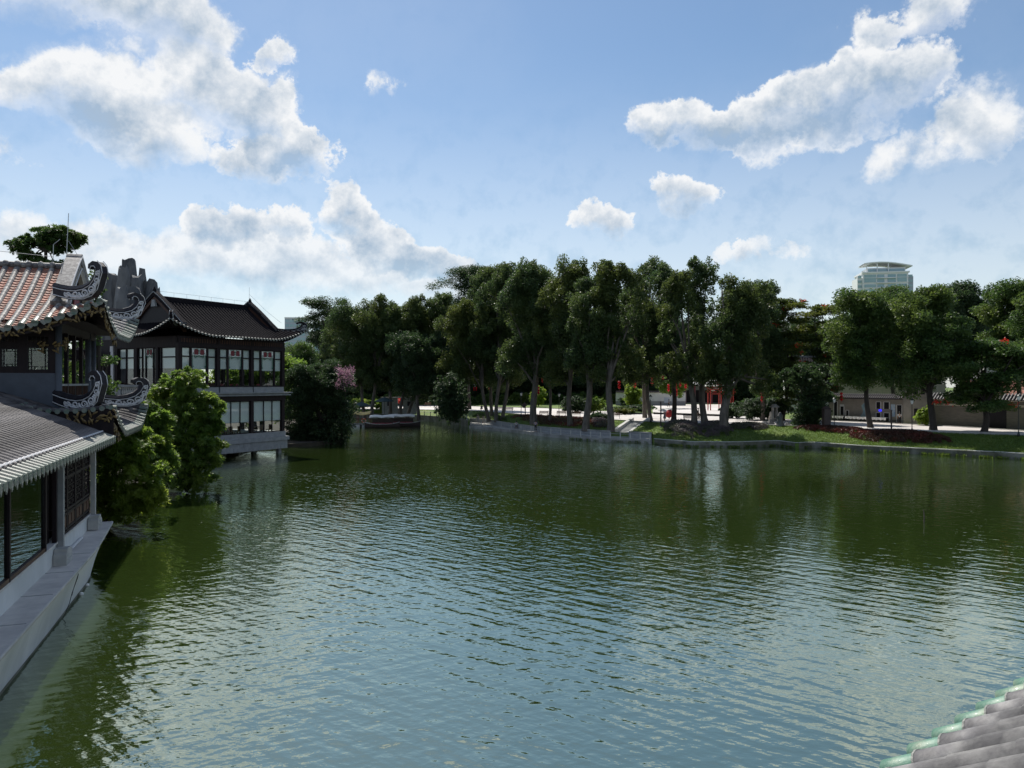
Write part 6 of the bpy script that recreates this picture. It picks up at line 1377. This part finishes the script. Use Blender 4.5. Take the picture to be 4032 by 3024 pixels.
for x, w_, lab in ((.15, 1.8, 'white draped table before the shop door'), (.30, 2.2, 'white draped table below the blue mural'), (.42, 2.0, 'white draped table right of the blue mural'), (.56, 2.4, 'white draped table before the lower shop windows')):
    c = P_+Vector((math.cos(a_), math.sin(a_), 0))*(L_*x)-Vector((-math.sin(a_), math.cos(a_), 0))*.9
    t = empty('street_table', c, a_, label=lab, cat='table'); m = MB(); m.box(-w_/2, w_/2, -.35, .35, .7, .76); m.build('tabletop', M['canvas_w'], t)
    m = MB(); m.grid([[(-w_/2+w_*i/12, -.36-.03*math.sin(i*1.7), .75), (-w_/2+w_*i/12, -.4-.05*math.sin(i*1.7), .42+.06*math.sin(i*2.1))] for i in range(13)]); m.build('cloth', M['canvas_w'], t)
    for sx in (-1, 1): m = MB(); m.box(sx*w_*.45-.03, sx*w_*.45+.03, -.3, .3, 0, .7); m.build('leg', M['metal_d'], t)
# brick wall with tiled coping
P_, a_, L_ = frame_between(Vector(W2(3672, Df(3672)+1.2, PZ)), Vector(W2(4300, Df(4300)+1.2, PZ)))
bw_ = empty('brick_wall', P_, a_, label='grey brick wall with tiled coping and a lettered frieze at the right', cat='wall')
m = MB(); m.box(0, L_, 0, .5, -.2, 3.55); m.build('wall_body', M['brick'], bw_); m = MB(); m.box(0, L_, -.03, .3, 2.75, 3.0); m.box(0, L_, -.03, .3, 3.45, 3.56); m.build('string_course', M['cream'], bw_)
m = MB(); m.hexa([(-.3, -.7, 3.56), (L_, -.7, 3.56), (L_, 1.2, 3.56), (-.3, 1.2, 3.56)], [(-.3, .15, 4.35), (L_, .15, 4.35), (L_, .35, 4.35), (-.3, .35, 4.35)]); cp = m.build('coping', M['tile_d'], bw_)
tm = MB(); barrel(tm, [(0, -.74, 3.6), (0, .2, 4.42)], .11, (1, 0, 0), step=.5, n=5); tme = tm.mesh('tile_row')
for x in np.arange(-.2, L_, .42): link('tile_row', tme, M['tile_w'], cp, (x, 0, 0))
rr_ = random.Random(5); m = MB()
for k in range(5):                                   # five worn characters on the frieze: strokes only, illegible in the photograph
    cx = 3.0+k*.75
    for _ in range(5):
        if rr_.random() < .5: z = rr_.uniform(3.04, 3.4); m.box(cx-.24, cx+.24, -.05, -.01, z, z+.045)
        else: x = cx+rr_.uniform(-.2, .2); m.box(x-.025, x+.025, -.055, -.012, 3.03, 3.42)
m.build('frieze_lettering', M['white'], bw_); m = MB(); m.box(.2, 1.1, -.06, 0, 3.0, 3.45); m.build('frieze_panel', M['brownwood'], bw_)
m = MB(); m.box(7.4, 9.6, -.06, 0, 0, 3.0); m.build('dark_door', M['black'], bw_)
# orange tiled roofs beyond the brick wall
def tiled_house(loc, rz, w_, d_, z0, z1, zr_, label, mt_, wall):
    h_ = empty('tiled_house', loc, rz, label=label, cat='house'); m = MB(); m.box(-w_/2, w_/2, 0, d_, z0, z1); m.build('wall', M[wall], h_)
    m = MB(); m.grid([[(-w_/2-.4, -.6, z1), (-w_/2-.4, d_/2, zr_)], [(w_/2+.4, -.6, z1), (w_/2+.4, d_/2, zr_)]]); m.grid([[(-w_/2-.4, d_+.6, z1), (-w_/2-.4, d_/2, zr_)], [(w_/2+.4, d_+.6, z1), (w_/2+.4, d_/2, zr_)]]); ro_ = m.build('roof', M[mt_], h_)
    tm = MB(); barrel(tm, [(0, -.65, z1+.03), (0, d_/2, zr_+.05)], .14, (1, 0, 0), step=.5, n=5); tme = tm.mesh('tile_row')
    for x in np.arange(-w_/2-.3, w_/2+.4, .45): link('tile_row', tme, M[mt_], ro_, (x, 0, 0))
    m = MB(); m.box(-w_/2-.5, w_/2+.5, d_/2-.15, d_/2+.15, zr_-.05, zr_+.35); m.build('ridge', M['tile_w'], ro_)
    for x in np.arange(-w_/2+1, w_/2-.5, 2.2): m = MB(); m.box(x, x+.9, -.04, 0, z1-1.9, z1-.6); m.build('window', M['black'], h_)
    return h_
tiled_house(Vector(W2(3975, 112, PZ)), -.35, 9, 7, -.2, 3.7, 6.2, 'house with orange tiled roof low behind the brick wall', 'orange', 'cream')
tiled_house(Vector(W2(4010, 128, PZ)), -.35, 10, 8, -.2, 10.2, 13.0, 'taller house with orange tiled roof seen through the right trees', 'orange', 'whitewall')
tiled_house(Vector(W2(3190, 142, PZ)), -.25, 8, 8, -.2, 8.6, 10.6, 'white house seen through the flame trees', 'tile_d', 'whitewall')
tiled_house(Vector(W2(3440, 140, PZ)), -.25, 12, 8, -.2, 7.6, 9.6, 'pale two-storey house behind the shop roof', 'tile_d', 'cream')
# stone lantern and little statue in the planted bed
o = empty('stone_lantern', Vector(W2(3050, 117, PZ)), label='pale stone lantern pillar in the dark planted bed', cat='stone lantern'); m = MB()
for sx in (-1, 1):
    for sy in (-1, 1): m.box(sx*.28-.09, sx*.28+.09, sy*.28-.09, sy*.28+.09, 0, 2.1)
m.box(-.5, .5, -.5, .5, -.1, .25); m.build('pillar', M['granite_l'], o); m = MB(); m.hexa([(-.6, -.6, 2.1), (.6, -.6, 2.1), (.6, .6, 2.1), (-.6, .6, 2.1)], [(-.2, -.2, 2.6), (.2, -.2, 2.6), (.2, .2, 2.6), (-.2, .2, 2.6)]); m.build('cap', M['granite_l'], o)
o = rock('statue_stone', (0, 0), .42, .35, -.1, 1.5, None, .45, 77, 'cream', 9, 7, off=Vector((0, 0, 0))); o.location = Vector(W2(3035, 115.5, PZ)); tag(o, 'small pinkish weathered stone beside the stone lantern', 'stone')

# ------------------------------------------------------------------ skyline
tp_ = A(3488, 1508, 520); tower = empty('apartment_tower', Vector((tp_.x, 520, 0)), -.20, label='white high-rise apartment tower with curved roof canopy above the trees', cat='tower')
def pxz(v): return EYE+(V0-v)/FPX*520
def tb(name, x0, x1, y0, y1, z0, z1, mt_, par=None): m = MB(); m.box(x0, x1, y0, y1, z0, z1); return m.build(name, M[mt_], par or tower)
tb('core', -14.5, 14, 0, 22, 0, pxz(1075), 'towerwhite'); tb('left_wing', -17.5, -14.5, 2, 18, 0, pxz(1090), 'towerwhite'); tb('right_wing', 14, 18, 3, 20, 0, pxz(1088), 'towergrey')
ztop = pxz(1075)
for k in range(12):
    z = ztop-2.6-k*3.3
    for x0, x1 in ((-13.6, -6.2), (-5.4, -1.0), (1.2, 6.2), (7.2, 13)): w1 = tb('window', x0, x1, -.25, -.02, z-.2 if k else z-1.6, z+1.7, 'towerglass')
    b1 = tb('balcony', -5.6, 6.4, -1.5, -.3, z-1.0, z-.55, 'towerwhite'); tb('floor_band', -14.8, 14.3, -.4, -.26, z-.55, z-.28, 'towerwhite')
    tb('window', -17.2, -14.9, 1.7, 1.95, z-.2, z+1.5, 'towerglass'); tb('window', 14.5, 17.5, 2.7, 2.95, z-.2, z+1.5, 'towerglass')
    tb('side_window', 14.02, 14.2, 6, 10, z-.2, z+1.6, 'towerglass')
tb('parapet', -15.2, 14.8, -.8, 22.6, ztop, ztop+1.0, 'towerwhite'); tb('crown_storey', -11, 13, 3, 20, ztop+1, ztop+4, 'towerwhite'); tb('crown_glass', -10.5, 12.5, 2.7, 3, ztop+1.4, ztop+3.2, 'towerglass')
zc = pxz(1043); m = MB(); rws = [[(-13+30*i/16, y, zc+3.0*math.sin(math.pi*(.28+.72*i/16))*1.0-1.2+(.0 if y == 1 else .0)) for y in (1, 21)] for i in range(17)]
m.grid(rws); m.grid([[(p[0], p[1], p[2]+.7) for p in r] for r in rws]); m.grid([[r[0], (r[0][0], r[0][1], r[0][2]+.7)] for r in rws]); m.build('curved_canopy', M['towerwhite'], tower)
for x in (-11.8, -5, 2): tb('canopy_post', x-.3, x+.3, 1.4, 2.0, ztop+1, zc+1.2, 'towerwhite')
for nm, u0, u1, vt, D, rz, lab, wing in (('office_block', 1122, 1205, 1254, 620, .1, 'pale blue grey office block over the restaurant roof tip', True), ('office_block', 1236, 1325, 1272, 640, .05, 'blue glass office block half hidden by the feathery tree', False), ('office_block', 2555, 2680, 1236, 430, .05, 'grey block behind the open crowned tree', False), ('office_block', 2850, 2905, 1145, 520, 0, 'grey block just above the grey green trees', False)):
    p = A((u0+u1)/2, vt, D); hw_ = (u1-u0)/2/FPX*D; o = empty(nm, Vector((p.x, D, 0)), rz, label=lab, cat='building'); m = MB(); m.box(-hw_, hw_, 0, hw_*1.5, 0, p.z); m.build('wall', M['towergrey'], o)
    for k in range(7):
        for j in range(5): m = MB(); x = -hw_*.92+j*hw_*.37; z = p.z-3.2-k*3.6; m.box(x, x+hw_*.31, -.15, -.02, z, z+2.2); m.build('window', M['towerglass'], o)
    m = MB(); m.box(-hw_*1.02, hw_*1.02, -.3, hw_*1.52, p.z, p.z+1); m.build('parapet', M['towerwhite'], o)

# ------------------------------------------------------------------ near eave of the building the camera stands on
ED = Vector((.790, .613, 0)); RD = Vector((.613, -.790, 0)); E0 = Vector((2.70, 5.36, 5.27))
eave = empty('tiled_eave', E0, label='near tiled eave with grey barrel tiles and green glazed ends in the corner', cat='roof')
SLP = .62
def ep(i, r, dz=0): return E0+ED*i+RD*r+Vector((0, 0, r*SLP+dz))
m = MB(E0); m.grid([[ep(i, r, -.06) for r in (0.02, 1.5, 3.2)] for i in (-1.4, 0, 1.4, 2.8, 4.2)]); m.grid([[ep(i, r, -.16) for r in (0.02, 1.5, 3.2)] for i in (-1.4, 0, 1.4, 2.8, 4.2)]); m.grid([[ep(i, .02, -.06), ep(i, .02, -.16)] for i in (-1.4, 0, 4.2)]); dk_ = m.build('roof_deck', M['tile_d'], eave)
def near_row(i):
    m = MB(E0); path = [ep(i, .17)]+[ep(i, r) for r in np.linspace(.4, 3.2, 8)]; barrel(m, path, .118, ED, step=.42, n=10, flare=.03); m.build('barrel_tile_row', M['tile_w'], dk_, smooth=True)
    m = MB(E0); barrel(m, [ep(i, -.06), ep(i, .22)], .112, ED, step=9, n=12, flare=.01)
    c = ep(i, -.06); nn = ED.cross((RD+Vector((0, 0, SLP))).normalized()); nn = nn if nn.z > 0 else -nn
    pts = [c+ED*(.112*math.cos(2*math.pi*k/16))+nn*(.112*math.sin(2*math.pi*k/16)) for k in range(16)]; m.add(pts, [tuple(range(16))]); m.build('glazed_end', M['glaze'], dk_, smooth=True)
    m = MB(E0); m.tube([ep(i, .17)+ED*(.118*math.cos(a))+nn*(.118*math.sin(a)) for a in np.linspace(0, math.pi, 9)], .012, 5); m.build('mortar_ring', M['drip'], dk_)
for k in range(-3, 10): near_row(k*.40)
for k in range(-3, 10):
    m = MB(E0); pans(m, [ep(k*.40+.2, r, -.055) for r in np.linspace(0.05, 3.2, 5)], .12, ED, .3, .03); m.build('pan_tile_row', M['tile_d'], dk_)  # dark pans hold the shadow between the rows as colour
    m = MB(E0); drip(m, ep(k*.40+.2, .0, -.05), ED, -RD, .2, .16); m.build('drip_tile', M['glaze_d'], dk_)
